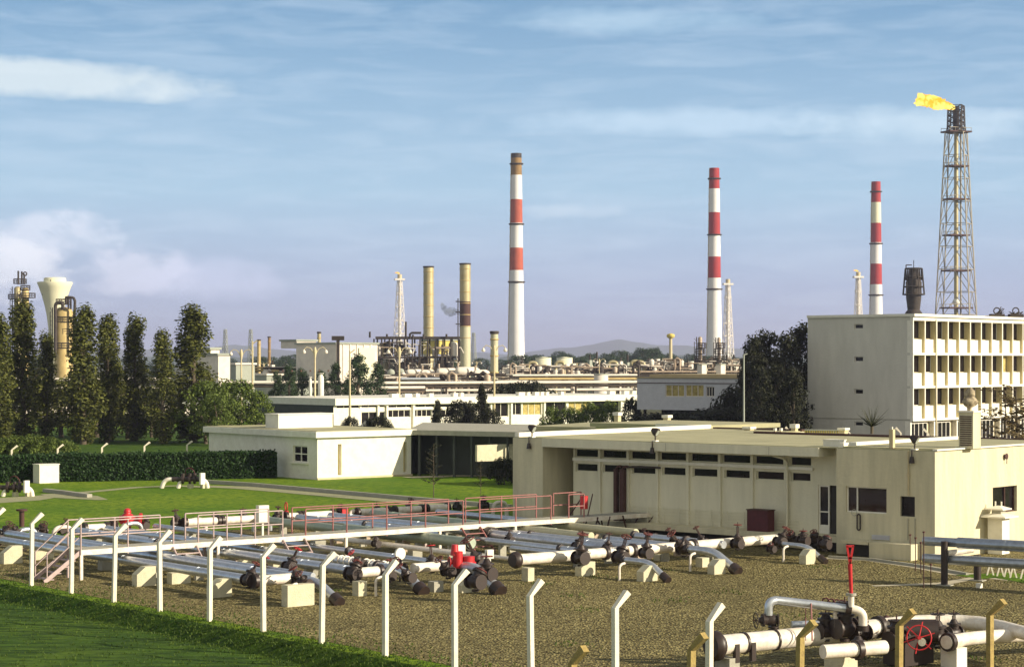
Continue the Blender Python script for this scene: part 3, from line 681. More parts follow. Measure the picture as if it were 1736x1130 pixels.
MB().box(b, (.32, .32, .85), V2).build('case', 'red', root); MB().box(b+UP*.85, (.38, .38, .06), V2).build('cap', 'dark_red', root)
b = G(485, 893); root = thing('red_valve', b, 'small red wheel valve right of the white box by the lawn', 'valve'); MB().tube([b, b+UP*.6], .06, 8).build('stem', 'dark_red', root); MB().tube([b+UP*.5, b+UP*.75], .12, 10).build('bonnet', 'red', root); MB().ring(b+UP*.95, (1, .4, 0), .2, .025).build('handwheel', 'red', root)
b = G(37, 892); root = thing('stand_post', b, 'rusty T shaped stand post left of the second tall post', 'post'); MB().tube([b, b+UP*.75], .12, 10).build('column', 'brown', root); MB().tube([b+UP*.72, b+UP*.8], .26, 12).build('plate', 'brown', root)

# ---------------------------------------------------------------- footbridge
b0 = G(137, 983); b0 = Vector((b0.x, b0.y, 0)); ZD = .92
def FB(s, t=0, z=0): return b0+V2*s+A2*t+UP*z
LEN = 27.5; FWd = 1.0
root = thing('footbridge', b0, 'long narrow raised footbridge with pale edge beam and thin railings across the pipes', 'footbridge')
m_ = MB(); m_.box(FB(LEN/2, 0, ZD-.05), (LEN, .06, .18), V2); m_.box(FB(LEN/2, FWd, ZD-.05), (LEN, .06, .18), V2); m_.build('edge_beam', 'pipe_white', root)
m_ = MB(); m_.box(FB(LEN/2, FWd/2, ZD+.09), (LEN, FWd-.07, .04), V2); m_.build('deck', 'concrete_grey', root)
def fs(px, z): # parameter along the near edge
    k = (px-CX)/F; return (b0.y*k-b0.x)/(V2.x-V2.y*k)
def fst(px, t=0):
    o = FB(0, t); k = (px-CX)/F; return (o.y*k-o.x)/(V2.x-V2.y*k)
def railing(x0, x1, t, n):
    a, b = fst(x0, t), fst(x1, t); m_ = MB(); z0 = ZD+.13
    for h in (.48, .98): m_.tube([FB(a, t, z0+h), FB(b, t, z0+h)], .024, 6)
    m_.build('railing', 'rail_grey' if x1 < 500 else 'rail_red', root)
    for k in range(n):
        s_ = a+(b-a)*k/(n-1); MB().tube([FB(s_, t, ZD-.1), FB(s_, t, z0+.98)], .03, 6).build('baluster', 'rail_grey' if x1 < 500 else 'rail_red', root)
railing(137, 294, 0, 3); railing(115, 271, FWd, 3)
railing(336, 479, 0, 4); railing(314, 455, FWd, 4)
railing(518, 785, 0, 5); railing(495, 760, FWd, 5)
railing(813, 934, 0, 3); railing(789, 909, FWd, 3)
railing(964, 990, 0, 2); railing(938, 985, FWd, 2)
for px in (138, 370, 587, 746, 874, 972):
    s_ = fst(px); MB().box(FB(s_, .02, 0), (.10, .10, ZD-.05), V2).build('leg', 'pipe_white', root)
    MB().box(FB(s_, FWd-.02, 0), (.10, .10, ZD-.05), V2).build('leg', 'rail_grey', root)
def small_stair(xm, near=True):
    s_ = fst(xm); m_ = MB(); w = .95
    for q in (-w/2, w/2): m_.bar(FB(s_+q, -.05, ZD+.02), FB(s_+q, -1.0, .02), .04, .07)
    for k in range(3): m_.box(FB(s_, -.28-k*.26, ZD-.22-k*.24), (w, .14, .03), V2)
    m_.build('side_stair', 'rail_red' if xm > 500 else 'rail_grey', root)
for xm in (312, 497, 797): small_stair(xm)
m_ = MB()      # end stair to the left
for t_ in (.05, FWd-.05):
    m_.bar(FB(0, t_, ZD+.05), FB(-1.35, t_, .02), .05, .14)
    m_.tube([FB(0, t_, ZD+1.1), FB(-1.25, t_, 1.0), FB(-1.25, t_, 0)], .024, 6); m_.tube([FB(0, t_, ZD+.6), FB(-1.25, t_, .5)], .02, 6)
for k in range(4): m_.box(FB(-.27*(k+1), FWd/2, ZD-.05-.2*(k+1)), (.2, FWd-.1, .03), V2)
m_.build('end_stair', 'rail_grey', root)
m_ = MB()      # cluttered far end against the building
e = LEN
for k in range(9):
    m_.bar(FB(e-4+k*.45, rnd.uniform(-.4, 1.2), 0), FB(e-4+k*.45+rnd.uniform(-.5, .5), rnd.uniform(-.4, 1.2), ZD+.1), .05)
m_.bar(FB(e-4.6, .5, ZD), FB(e+.2, .5, ZD), .06); m_.bar(FB(e-5.2, FWd, 0), FB(e-3.4, FWd, ZD+1), .04); m_.bar(FB(e-4.4, 0, 0), FB(e-2.9, FWd, ZD+1.0), .04)
m_.build('end_trestle', 'brown', root)
c = P(990, 862, FB(fst(990), .5).y); solo(MB().tube([c, c+UP*.55], .17, 16), 'red_drum', 'red', 'red drum hanging at the far right end of the footbridge', 'drum', at=c)

# ---------------------------------------------------------------- stations on the lawn
def lawn_station(ox, base_y, lab, k):
    o = G(ox, base_y); q = o.y/F
    def X(dx, dz): return o+Vector((dx*q, 0, dz*q))
    root = thing('valve_station', o, lab, 'valve station', 'valve stations on the lawn')
    for dx, w_ in ((-48, 10), (-20, 12)):
        MB().tube([X(dx, 0)]+arc(X(dx+2, 6), X(dx+5, 15), X(dx+14, 15))+[X(dx+26, 14)], .13, 10).build('arched_pipe', 'pipe_white', root)
    MB().tube([X(30, 0)]+arc(X(29, 6), X(27, 14), X(18, 15))+[X(4, 15)], .13, 10).build('arched_pipe', 'pipe_white', root)
    m_ = MB(); m_.tube([X(-30, 15), X(20, 15)], .15, 10); 
    for dx in (-12, 0, 8): m_.tube([X(dx, 15)-V(.06, 0, 0), X(dx, 15)+V(.06, 0, 0)], .28, 12); m_.tube([X(dx, 15), X(dx, 25)], .12, 10)
    m_.build('valve_body', 'black', root)
    MB().ring(X(0, 26), (.3, 1, .3), .3, .03).build('handwheel', 'dark_red', root)
    MB().box(X(1, 0), (.26, .3, .26), V2).build('support', 'concrete', root); MB().box(X(22, 0), (.2, .3, .3), V2).build('support', 'concrete', root)
    MB().box(X(22, 7)+V(0, -.3, 0), (.30, .2, .68), V2).build('white_case', 'white', root)
lawn_station(322, 827, 'valve station with arched white pipes on the lawn before the hedge', 0)
lawn_station(25, 841, 'valve station with white case at the left edge of the lawn', 1)
o = G(67, 819); q = o.y/F; w1 = 28*q/.775; h1 = 31*q; root = thing('kiosk', o, 'square white kiosk on the lawn in front of the hedge', 'kiosk')
MB().prism([o, o+V2*w1, o+V2*w1+A2*.9, o+A2*.9], 0, h1).build('case', 'white', root); MB().prism([o-V2*.04-A2*.04, o+V2*(w1+.04)-A2*.04, o+V2*(w1+.04)+A2*.94, o-V2*.04+A2*.94], h1, h1+.05).build('lid', 'white', root)

# weeds growing through the gravel
mb = MB()
patches = [(rnd.uniform(-14, 26), rnd.uniform(-38, 22)) for _ in range(60)]
def onw():
    a, b = rnd.choice(patches) if rnd.random() < .6 else (rnd.uniform(-14, -13.2), rnd.uniform(-30, 30)); return S(a+rnd.gauss(0, .35), b+rnd.gauss(0, .35), 0)
tufts(mb, 3200, onw, .03, .09); struct(mb.build('weeds', 'leaf_grass'), 'stuff')
# ---------------------------------------------------------------- long cream building (nearest)
C0 = G(1585, 950); TOP = 4.16; NA = -C2; NB = -B2       # shaded long side faces NA, sunlit end faces NB
RL = 21.3; RD = 11.0; PF = .65                          # length, depth, platform height
R = thing('long_building', C0, 'long low cream building with two rows of slot windows beside the pipe yard', 'building')
pf = Plane(C0, B2, NA); pe = Plane(C0, C2, NB)
t1418 = pf.t(1418); t972 = pf.t(972, -1.1); t920 = pf.t(920)
REC = 1.1
m_ = MB()
hw = pf.rect(1434, 825, 1503, 869); hs2 = pf.rect(1526, 841, 1551, 875)
wall_open(m_, pf, 0, t1418, 0, TOP, [hw, hs2], .16)
he = pe.rect(1683, 824, 1724, 868)
wall_open(m_, pe, 0, RD, 0, TOP, [he], .16)
# return wall, back, left end and left pier
m_.quad(pf.at(t1418, 0), pf.at(t1418, 0, -REC), pf.at(t1418, TOP, -REC), pf.at(t1418, TOP))
m_.quad(pf.at(t920, 0), pf.at(RL, 0), pf.at(RL, TOP), pf.at(t920, TOP))
m_.quad(pf.at(t920, 0), pf.at(t920, 0, -3), pf.at(t920, TOP, -3), pf.at(t920, TOP))
m_.quad(pf.at(RL, 0), pf.at(RL, 0, -RD), pf.at(RL, TOP, -RD), pf.at(RL, TOP))
m_.quad(pf.at(0, 0, -RD), pf.at(RL, 0, -RD), pf.at(RL, TOP, -RD), pf.at(0, TOP, -RD))
m_.build('wall', 'cream_b', R)
# recessed wall with two rows of slots
top_r, bot_r, hol = [], [], []
UW = ((974.5, 1016), (1020, 1064), (1068.5, 1113.5), (1118, 1165), (1170, 1219), (1224, 1274), (1279, 1328), (1339, 1375))
LW = ((976, 1013), (1022, 1062), (1071, 1111), (1123, 1162), (1174, 1216), (1228, 1271), (1282, 1329), (1341, 1374))
tz = lambda a, b, y0, y1: pf.rect(a, y0, b, y1, -REC)
ZU = (pf.z(1150, 781, -REC), pf.z(1150, 766.3, -REC)); ZL = (pf.z(1150, 806, -REC), pf.z(1150, 791.5, -REC))
m_ = MB()
for a, b in UW: ta, tb = sorted((pf.t(a, -REC), pf.t(b, -REC))); hol.append((ta, tb, ZU[0], ZU[1]))
for a, b in LW: ta, tb = sorted((pf.t(a, -REC), pf.t(b, -REC))); hol.append((ta, tb, ZL[0], ZL[1]))
hd = tz(1387, 1418, 822, 905); hd = (max(hd[0], t1418+.02), hd[1], PF, hd[3])
wall_open(m_, pf, t1418, t972, 0, TOP-.02, hol+[hd], .14, -REC)
m_.quad(pf.at(t972, 0, -REC), pf.at(t972, 0, -5), pf.at(t972, TOP, -5), pf.at(t972, TOP, -REC)); m_.quad(pf.at(t972, 0, -3.3), pf.at(t920, 0, -3.3), pf.at(t920, TOP, -3.3), pf.at(t972, TOP, -3.3))
m_.build('recessed_wall', 'cream', R)
for h in hol: window(R, pf, h, -REC, .10, .035, 0 if h[2] == ZU[0] else 0, fm='cream')
w_ = window(R, pf, hw, 0, .12, .05, vs=(.75,), fm='white', gm='glass_warm'); 
window(R, pf, hs2, 0, .12, .04, gm='glass', fm='shade_dark')
window(R, pe, he, 0, .14, .05, vs=(.6,), gm='glass', fm='brown')
# door: glazed leaf left, dark opening right
a, b, c, d = hd; mid = a+(b-a)*.42
dm = MB(); 
for (x0, x1, z0, z1) in ((mid, mid+.06, c, d), (b-.06, b, c, d), (mid+.06, b-.06, d-.07, d), (mid+.06, b-.06, c, c+.35), (mid+.06, b-.06, c+.85, c+.9)): dm.box(pf.at((x0+x1)/2, z0, -REC-.08), (x1-x0, .05, z1-z0), B2)
dr = dm.build('door', 'white', R); g_ = MB(); g_.quad(*[pf.at(x, z, -REC-.10) for x, z in ((mid, c), (b, c), (b, d), (mid, d))]); g_.build('pane', 'glass', dr)
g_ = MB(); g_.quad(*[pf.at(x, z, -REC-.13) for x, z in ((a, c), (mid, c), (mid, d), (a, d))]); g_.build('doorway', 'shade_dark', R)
# pilasters between the bays, string courses
for i in range(len(UW)-1):
    x = (UW[i][1]+UW[i+1][0])/2; t_ = pf.t(x, -REC); MB().box(pf.at(t_, PF, -REC+.05), (.13, .1, TOP-PF-.4), B2).build('pilaster', 'cream', R)
m_ = MB(); t_a, t_b = pf.t(1380, -REC), t972-.05; m_.box(pf.at((t_a+t_b)/2, ZU[0]-.16, -REC+.06), (t_b-t_a, .12, .13), B2); m_.build('sill_course', 'white', R)
# roof slab with fascia over the recess
m_ = MB(); ft0, ft1 = pf.t(1389), t920
m_.box(pf.at((ft0+ft1)/2, TOP-.36, -REC/2+.03), (ft1-ft0, REC+.06, .36), B2); m_.build('fascia', 'cream', R)
for x in (1130, 1305): 
    t_ = pf.t(x); MB().box(pf.at(t_, TOP-.35, .065), (.02, .012, .34), B2).build('joint', 'concrete_grey', R)
m_ = MB(); m_.box(pf.at(RL/2, TOP, -RD/2), (RL-.04, RD-.04, .03), B2); m_.build('roof', 'roof_felt', R)
XT = 15.6
m_ = MB(); m_.prism([pf.at(XT, 0, -RD-.02), pf.at(RL, 0, -RD-.02), pf.at(RL, 0, -15.2), pf.at(XT, 0, -15.2)], 0, TOP); m_.build('rear_wing', 'cream_b', R)
m_ = MB(); m_.prism([pf.at(XT+.1, 0, -RD+.05), pf.at(RL-.1, 0, -RD+.05), pf.at(RL-.1, 0, -15.1), pf.at(XT+.1, 0, -15.1)], TOP+.002, TOP+.036); m_.build('roof', 'roof_felt', R)
# parapet kerbs that catch the sun
def pk(ta, d0, tb, d1, h, name='parapet', m='white', w=.25): return MB().bar(pf.at(ta, TOP+.03+h/2, -d0), pf.at(tb, TOP+.03+h/2, -d1), w, h).build(name, m, R)
pk(RL-.15, .1, RL-.15, 15.0, .20); tq = pf.t(1419); pk(tq, .3, tq, 9.6, .18)
pk(XT, RD-.1, 0, RD-.1, .10, m='brown'); pk(RL-.4, 15.1, XT, 15.1, .08, m='brown'); m2 = MB(); m2.box(pf.at(t1418/2, TOP+.03, -RD/2), (t1418-.3, RD-.5, .05), B2); m2.build('roof', 'roof_felt', R)
m_ = MB(); m_.bar(pe.at(0, TOP+.05), pe.at(RD, TOP+.05), .2, .06); m_.build('coping', 'white', R)
# downpipe
t_ = pf.t(1333, -REC+.2); m_ = MB(); m_.tube([pf.at(t_+.55, TOP-.4, -REC+.45), pf.at(t_+.15, TOP-.52, -REC+.2), pf.at(t_, TOP-.7, -REC+.15), pf.at(t_, PF, -REC+.15)], .055, 8); m_.build('downpipe', 'cream', R)
t_ = pf.t(1541); m_ = MB(); m_.tube([pf.at(t_, TOP, .06), pf.at(t_, 1.95+.5, .06)], .035, 6); m_.tube([pf.at(t_, 3.3, .06), pf.at(t_, 3.15, .06)], .06, 6); m_.build('conduit', 'lamp_cream', R)
m_ = MB(); 
for x, y0, y1 in ((1540, 878, 915), (1552, 878, 915)): m_.tube([pf.at(pf.t(x), pf.z(x, y0), .04), pf.at(pf.t(x), pf.z(x, y1), .04)], .02, 5)
m_.build('conduit', 'concrete_grey', R)
# louvre, plinth, platform, wall rails
v = pf.rect(1479, 906, 1509, 914); m_ = MB()
for k in range(4): m_.box(pf.at((v[0]+v[1])/2, v[2]+k*(v[3]-v[2])/4, .03), (v[1]-v[0], .05, .035), B2)
m_.build('louvre', 'blue_panel', R)
m_ = MB(); m_.box(pf.at((t1418+t920)/2, PF-.22, -REC/2), (t920-t1418, REC-.05, .22), B2); m_.build('platform', 'cream_b', R)
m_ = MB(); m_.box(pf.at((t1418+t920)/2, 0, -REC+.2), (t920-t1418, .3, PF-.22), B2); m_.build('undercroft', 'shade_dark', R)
lx0, lx1 = pf.t(1545, .7), pf.t(1474, .7); m_ = MB(); m_.box(pf.at((lx0+lx1)/2, 0, .38), (lx1-lx0, .7, .62), B2); m_.build('ledge', 'cream_b', R)
lx2 = pf.t(1425, .7); m_ = MB(); m_.box(pf.at((lx1+lx2)/2+.02, .50, .38), (lx2-lx1-.05, .7, .12), B2); m_.build('step_slab', 'cream_b', R)
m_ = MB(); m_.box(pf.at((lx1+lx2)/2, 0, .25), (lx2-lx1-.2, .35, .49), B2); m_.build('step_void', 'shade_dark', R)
m_ = MB(); a_, b_ = pf.t(1262, -REC+.1), pf.t(1072, -REC+.1)
for k in range(5): m_.tube([pf.at(a_, PF+.12+k*.13, -REC+.12), pf.at(b_, PF+.12+k*.13, -REC+.12)], .012, 5)
for k in range(8): m_.tube([pf.at(a_+(b_-a_)*k/7, PF, -REC+.12), pf.at(a_+(b_-a_)*k/7, PF+.7, -REC+.12)], .018, 5)
m_.build('wall_rails', 'cream', R)
m_ = MB(); a_, b_ = pf.t(1354, -REC+.1), pf.t(1308, -REC+.1)
for k in range(4): m_.tube([pf.at(a_, PF+.1+k*.12, -REC+.12), pf.at(b_, PF+.1+k*.12, -REC+.12)], .012, 5)
m_.build('wall_rails', 'cream', R)
# things on and against it
def onwall(name, mb, m, lab, cat, at, grp=None): return solo(mb, name, m, lab, cat, grp, at=at)
q = pf.rect(1271, 878, 1306, 908, -.4); cc = pf.at((q[0]+q[1])/2, PF, -.45); rt = thing('cabinet', cc, 'dark red cabinet standing against the long wall', 'cabinet')
MB().box(cc, (q[1]-q[0], .5, .85), B2).build('case', 'dark_red', rt); MB().box(cc+UP*.85, (q[1]-q[0]+.06, .56, .04), B2).build('lid', 'brown', rt)
for x, w, lab in ((1043.5, .16, 'thin brown duct rising up the wall, left of two'), (1054.5, .22, 'wider brown duct rising up the wall, right of two')):
    t_ = pf.t(x, -REC+.3); c = pf.at(t_, PF, -REC+.25); rt = thing('duct', c, lab, 'duct', 'brown ducts on the long wall'); MB().box(c, (w, .2, 2.25), B2).build('shaft', 'brown', rt)
    MB().tube(arc(c+UP*2.2, c+UP*2.4, c+UP*2.36-B2*.3), .06, 8).build('elbow', 'brown', rt)
t_ = pf.t(1058, -REC+.2); c = pf.at(t_, PF+2.34, -REC+.25); solo(MB().tube([c, c-B2*.9+UP*.05, c-B2*2.0+UP*.04], .045, 8), 'cable', 'black', 'black cable running right from the brown ducts along the wall', 'cable')
t_ = pf.t(1458); c = pf.at(t_, .95, .1); rt = thing('hose', c, 'dark hose loop hanging under the large window', 'hose')
m_ = MB(); m_.tube([c+UP*.1+B2*.07, c+UP*.62+B2*.07], .03, 6); m_.tube([c+UP*.1-B2*.07, c+UP*.62-B2*.07], .03, 6); m_.tube(arc(c+UP*.62+B2*.07, c+UP*.72, c+UP*.62-B2*.07), .03, 6); m_.tube(arc(c+UP*.1+B2*.07, c+UP*0, c+UP*.1-B2*.07), .03, 6); m_.build('loop', 'black', rt)
MB().ring(c+UP*.72+B2*.2, C2, .12, .012).build('ring', 'concrete_grey', rt)
def floodlight(px, py, lab, off=.25, t_=None, z=None):
    t_ = pf.t(px); c = pf.at(t_, TOP+.03, -.12); rt = thing('floodlight', c, lab, 'floodlight', 'floodlights on the roof edge')
    MB().box(c, (.22, .22, .05), B2).build('foot', 'white', rt); MB().tube([c, c+UP*.28], .03, 6).build('stem', 'black', rt)
    h = c+UP*.42; d = (NA*.4+Vector((.8, 0, -.35))).normalized(); MB().tube([h-d*.18, h-d*.02, h+d*.12], [.08, .17, .2], 14).build('head', 'black', rt)
    MB().tube([h+d*.125, h+d*.135], .14, 14).build('lens', 'far_grey', rt)
    m_ = MB(); m_.tube([c+NA*.2+UP*.02, c+NA*.22-UP*.25], .03, 6); m_.tube([c+NA*.22-UP*.25, c+NA*.22-UP*.5], [.07, .11], 8); m_.build('bracket', 'black', rt)
floodlight(899, 728, 'black floodlight at the left end of the long roof'); floodlight(1108, 737, 'black floodlight on the roof edge above the brown ducts'); floodlight(1548, 745, 'black floodlight on the roof near the sunlit end')
# roof chimney, vent pipe, roof box, round lamp on the sunlit end
kz = TOP+.04; cc = pe.at(1.75, kz, -.9); yk = cc.y
cx_ = (1644-CX)*yk/F; cc = Vector((cx_, yk, kz)); rt = thing('roof_chimney', cc, 'square cream chimney on the roof with a dark louvred side', 'chimney')
hh = (762-700)*yk/F-.02; MB().box(cc, (.62, .62, hh), B2).build('stack', 'cream_b', rt); MB().box(cc+UP*hh, (.70, .70, .06), B2).build('cap', 'white', rt)
m_ = MB()
for k in range(14): m_.box(cc+NA*.32+UP*(.12+k*.085), (.5, .03, .04), B2)
m_.build('louvre', 'brown', rt)
ct = cc+UP*(hh+.06); rt = thing('plaster_bust', ct, 'pale weathered bust like cowl standing on the roof chimney', 'cowl')
m_ = MB(); m_.lathe(ct, [(.10, 0), (.10, .12), (.26, .2), (.30, .34), (.24, .46), (.15, .52), (.19, .6), (.2, .74), (.14, .84), (.04, .9)], 14)
for v in m_.v: v += noise.noise_vector(v*4)*.09*min(1, (v.z-ct.z)*4)
m_.build('cowl', 'cowl_mottled', rt)
cc = pf.at(pf.t(1509), TOP+.08, -.15); rt = thing('vent_pipe', cc, 'short square orange vent stack near the right of the roof edge', 'vent'); MB().box(cc, (.17, .17, .72), B2).build('stack', 'lamp_cream', rt); MB().box(cc+UP*.72, (.05, .05, .1), B2).build('tip', 'white', rt)
cc = pf.at(pf.t(1408, -.6), TOP+.03, -.9); rt = thing('roof_box', cc, 'low white box on the roof edge above the door', 'roof box'); MB().box(cc, (.75, .5, .25), B2).build('case', 'white', rt); MB().box(cc+UP*.25, (.8, .55, .03), B2).build('lid', 'white', rt)
cc = pe.at(pe.t(1703), pe.z(1703, 773), .1); solo(MB().tube([cc, cc-NB*.12], [.13, .05], 14).tube([cc-UP*.05, cc-UP*.3], .015, 5), 'wall_lamp', 'brown', 'round brown lamp on the sunlit end wall', 'lamp')
# pump shelter before the sunlit wall
def shelter():
    k = C0+C2*4.6+NB*.95; yk = k.y+.0; x = (1693-CX)*yk/F; o = Vector((x, yk, 0)); q = yk/F
    rt = thing('vent_hut', o, 'small pale vent hut with two stacked slab roofs by the sunlit wall', 'vent hut')
    zt = CH-(876-HY)*q; 
    MB().box(o, (.62, .62, zt), B2).build('body', 'white', rt)
    def slab(w, z, h, x0=0):
        c = o+UP*z+Vector((x0, 0, 0)); a = w/2; vs = [c+B2*a-C2*a, c+B2*a+C2*a, c-B2*a+C2*a, c-B2*a-C2*a]; b = [v+UP*.05 for v in vs]; tp = [c+(v-c)*.25+UP*(h+.05) for v in vs]
        m_ = MB(); m_.add(vs+b+tp, [(3, 2, 1, 0)]+[(i, (i+1) % 4, 4+(i+1) % 4, 4+i) for i in range(4)]+[(4+i, 4+(i+1) % 4, 8+(i+1) % 4, 8+i) for i in range(4)]+[(8, 9, 10, 11)]); m_.build('roof_slab', 'white', rt)
    slab(1.15, zt, .12); slab(.75, zt+.30, .1); MB().box(o+UP*(zt+.15), (.4, .4, .16), B2).build('neck', 'concrete_grey', rt)
    for d in (-.12, .14): MB().tube([o+UP*(zt+.4)+B2*d, o+UP*(zt+.62)+B2*d], .03, 6).build('stub', 'white', rt)
shelter()

# ---------------------------------------------------------------- twin big pipes at the right
Dp = Vector((.817, -.576, 0)); g0 = G(1601, 992)
def ray(px, z, py): Y = (CH-z)*F/(py-HY); return P(px, py, Y)
for z, py, r, lab in ((1.45, 916, .17, 'upper thick steel pipe of the pair running out at the right edge'), (.86, 950, .17, 'lower thick steel pipe of the pair running out at the right edge')):
    a = P(1566, py, g0.y+.75); a.z = z; pts = [a+Dp*x for x in (0, 1.2, 1.25, 5, 12)]
    pipe_thing('steel_pipe', lab, 'steel pipe', pts, [r*.92, r*.92, r*1.12, r*1.12, r*1.12] if 'upper' in lab else [r*.95, r*.95, r, r, r], 'pipe_blue', (), 'pair of thick steel pipes')
def pstand(px, py, h, lab, d=.18):
    o = G(px, py); rt = thing('pipe_stand', o, lab, 'pipe stand', 'black pipe stands'); MB().tube([o, o+UP*h], d/2, 10).build('column', 'black', rt)
    for z in (.66, 1.24):
        if z < h: MB().bar(o+UP*z-V(0, .1, 0), o+UP*z+V(.1, .7, 0), .09).build('arm', 'black', rt)
    MB().box(o, (.5, .4, .04), Dp).build('foot', 'concrete_grey', rt)
pstand(1601, 992, 1.5, 'tall black stand carrying the twin steel pipes, left one', .24); pstand(1657, 984, .9, 'short black stand under the lower steel pipe', .26)
o = G(1660, 996); solo(MB().box(o, (.16, .16, .16), V2), 'stone_cube', 'white', 'small white marker stone on the gravel beside the short black stand', 'marker')
a = ray(1606, 1.1, 937); pipe_thing('white_pipe', 'short white pipe with slanted end between the twin steel pipes', 'white pipe', [a, a+V(.5, .25, .03), a+V(.95, .4, .08)], .1, 'pipe_white')
for (px, py0, py1, lab) in ((1543, 905, 950, 'first thin rod standing left of the steel pipes'), (1552, 910, 968, 'second thin rod standing left of the steel pipes'), (1561, 918, 972, 'third thin rod below the steel pipe ends'), (1578, 955, 994, 'thin dark rod right of the steel pipe ends'), (1566, 900, 996, 'tallest thin rod at the steel pipe ends')):
    o = G(px, py1); h = (py1-py0)*o.y/F; rt = thing('rod', o, lab, 'rod', 'thin rods by the steel pipes'); MB().tube([o, o+UP*h], .018, 6).build('shaft', 'brown', rt); MB().tube([o+UP*(h-.05), o+UP*h], .045, 8).build('head', 'dark_red', rt)
for k, px in enumerate((1673, 1690, 1702, 1712, 1730)):
    o = G(px, 975+k*1.5); rt = thing('trestle', o, 'small pale trestle leg under the steel pipes, %s from the left' % ordn[k], 'trestle', 'pale trestles under the steel pipes'); MB().bar(o, o+V(.12, 0, .45), .05).build('leg', 'pipe_white', rt); MB().bar(o+V(.24, 0, 0), o+V(.12, 0, .45), .05).build('leg', 'pipe_white', rt)

# ---------------------------------------------------------------- big valve group, bottom right
def q3(px, py, Y): return P(px, py, Y)
YA, YB = 48.4, 51.3
pA, pB = q3(1213, 1094, YA), q3(1478, 1064, YB); pA.z = pB.z = .74
dAB = (pB-pA); 
rt = pipe_thing('main_pipe', 'thick white main pipe at the bottom right, left of the valve group', 'main pipe', [pA+dAB*i/4 for i in range(5)], .245, 'pipe_white', (), None, (.0,), ((.17, .03), (.36, .025)))
for f in (.12, .22): MB().box(pA+dAB*f-UP*.42+V(0, -.25, 0), (.14, .1, .45), V2).build('bracket', 'black', rt)
pts = [q3(1470, 1064, 51.3), q3(1540, 1056, 52.2), q3(1610, 1053, 52.8), q3(1660, 1056, 52.4), q3(1700, 1063, 51.6), q3(1760, 1078, 50.2), q3(1850, 1102, 48)]
pipe_thing('main_pipe', 'thick white main pipe bending away at the bottom right corner', 'main pipe', pts, [.21, .21, .20, .19, .18, .17, .17], 'pipe_white', (.05,))
pts = [q3(1604, 1088, 49.6), q3(1640, 1082, 50.2), q3(1680, 1078, 50.8), q3(1740, 1076, 51.5), q3(1840, 1074, 52.5)]
pipe_thing('main_pipe', 'second white pipe starting at the large black valve, lower right', 'main pipe', pts, .17, 'pipe_white', (.02,))
pipe_thing('main_pipe', 'short white pipe below the valve group at the bottom edge', 'main pipe', [q3(1395, 1104, 47.8), q3(1440, 1101, 48.1), q3(1500, 1096, 48.6)], .17, 'pipe_white', (.55,))
def bigvalve(px, py, Y, s, lab, wd=(0, 0, 1), wm='black', rz=.62, **k):
    v = make_valve(lab, wheel_m=wm, wheel_dir=wd, s=s*.97, group='black valves of the bottom right group', **k); v.location = q3(px, py, Y); v.rotation_euler = (0, 0, rz); return v
bigvalve(1400, 1068, 50.2, 1.15, 'big black gate valve left body in the bottom right group', hgt=.5)
bigvalve(1432, 1064, 50.0, 1.4, 'big black gate valve centre body under the bypass pipe', hgt=.62)
bigvalve(1458, 1072, 50.2, 1.15, 'big black gate valve right body of the group', hgt=.4)
bigvalve(1455, 1102, 48.6, .95, 'black valve on the short lower pipe', hgt=.35)
bigvalve(1307, 1050, 49.6, .85, 'black bypass valve with wheel facing left', wd=(-1, -.2, 0), rz=0, hgt=.62, R=.30)
bigvalve(1312, 1072, 49.6, .62, 'small black valve body under the bypass valve', hgt=.2)
bigvalve(1520, 1084, 49.8, 1.3, 'black valve mass left of the bright red handwheel', hgt=.5)
bigvalve(1590, 1080, 50.6, 1.15, 'black valve right of the bright red handwheel', hgt=.7)
bigvalve(1617, 1072, 51.2, .95, 'black valve between the two white pipes at lower right', hgt=.7)
c = q3(1540, 1100, 50.2); rt = thing('valve_casing', (c.x, c.y, 0), 'large dark valve casing behind the bright red handwheel', 'valve')
m_ = MB(); m_.box(Vector((c.x, c.y, .05)), (1.1, .7, .75), V2); m_.tube([Vector((c.x-.5, c.y, .85)), Vector((c.x+.7, c.y, .85))], .3, 14); m_.build('casing', 'black', rt)
# bright red handwheel facing the camera
c = q3(1558, 1080, 49.3); rt = thing('red_handwheel', (c.x, c.y, c.z-.36), 'bright red handwheel facing the viewer among the black valves', 'handwheel')
ax = Vector((-.1, -1, .12)).normalized(); m_ = MB(); m_.ring(c, ax, .30, .017, 24, 6); m_.build('rim', 'red', rt)
m_ = MB(); a_ = ax.cross(UP).normalized(); b_ = ax.cross(a_)
for k in range(3): d = a_*cos(k*pi/3+.3)+b_*sin(k*pi/3+.3); m_.bar(c-d*.40, c+d*.40, .024)
m_.build('spoke', 'red', rt); MB().tube([c+ax*.12, c-ax*.5], .05, 8).build('stem', 'red', rt); MB().tube([c+V(.06, -.08, -.1), c+V(.06, -.02, -.1)], .1, 12).build('hub', 'concrete_grey', rt)
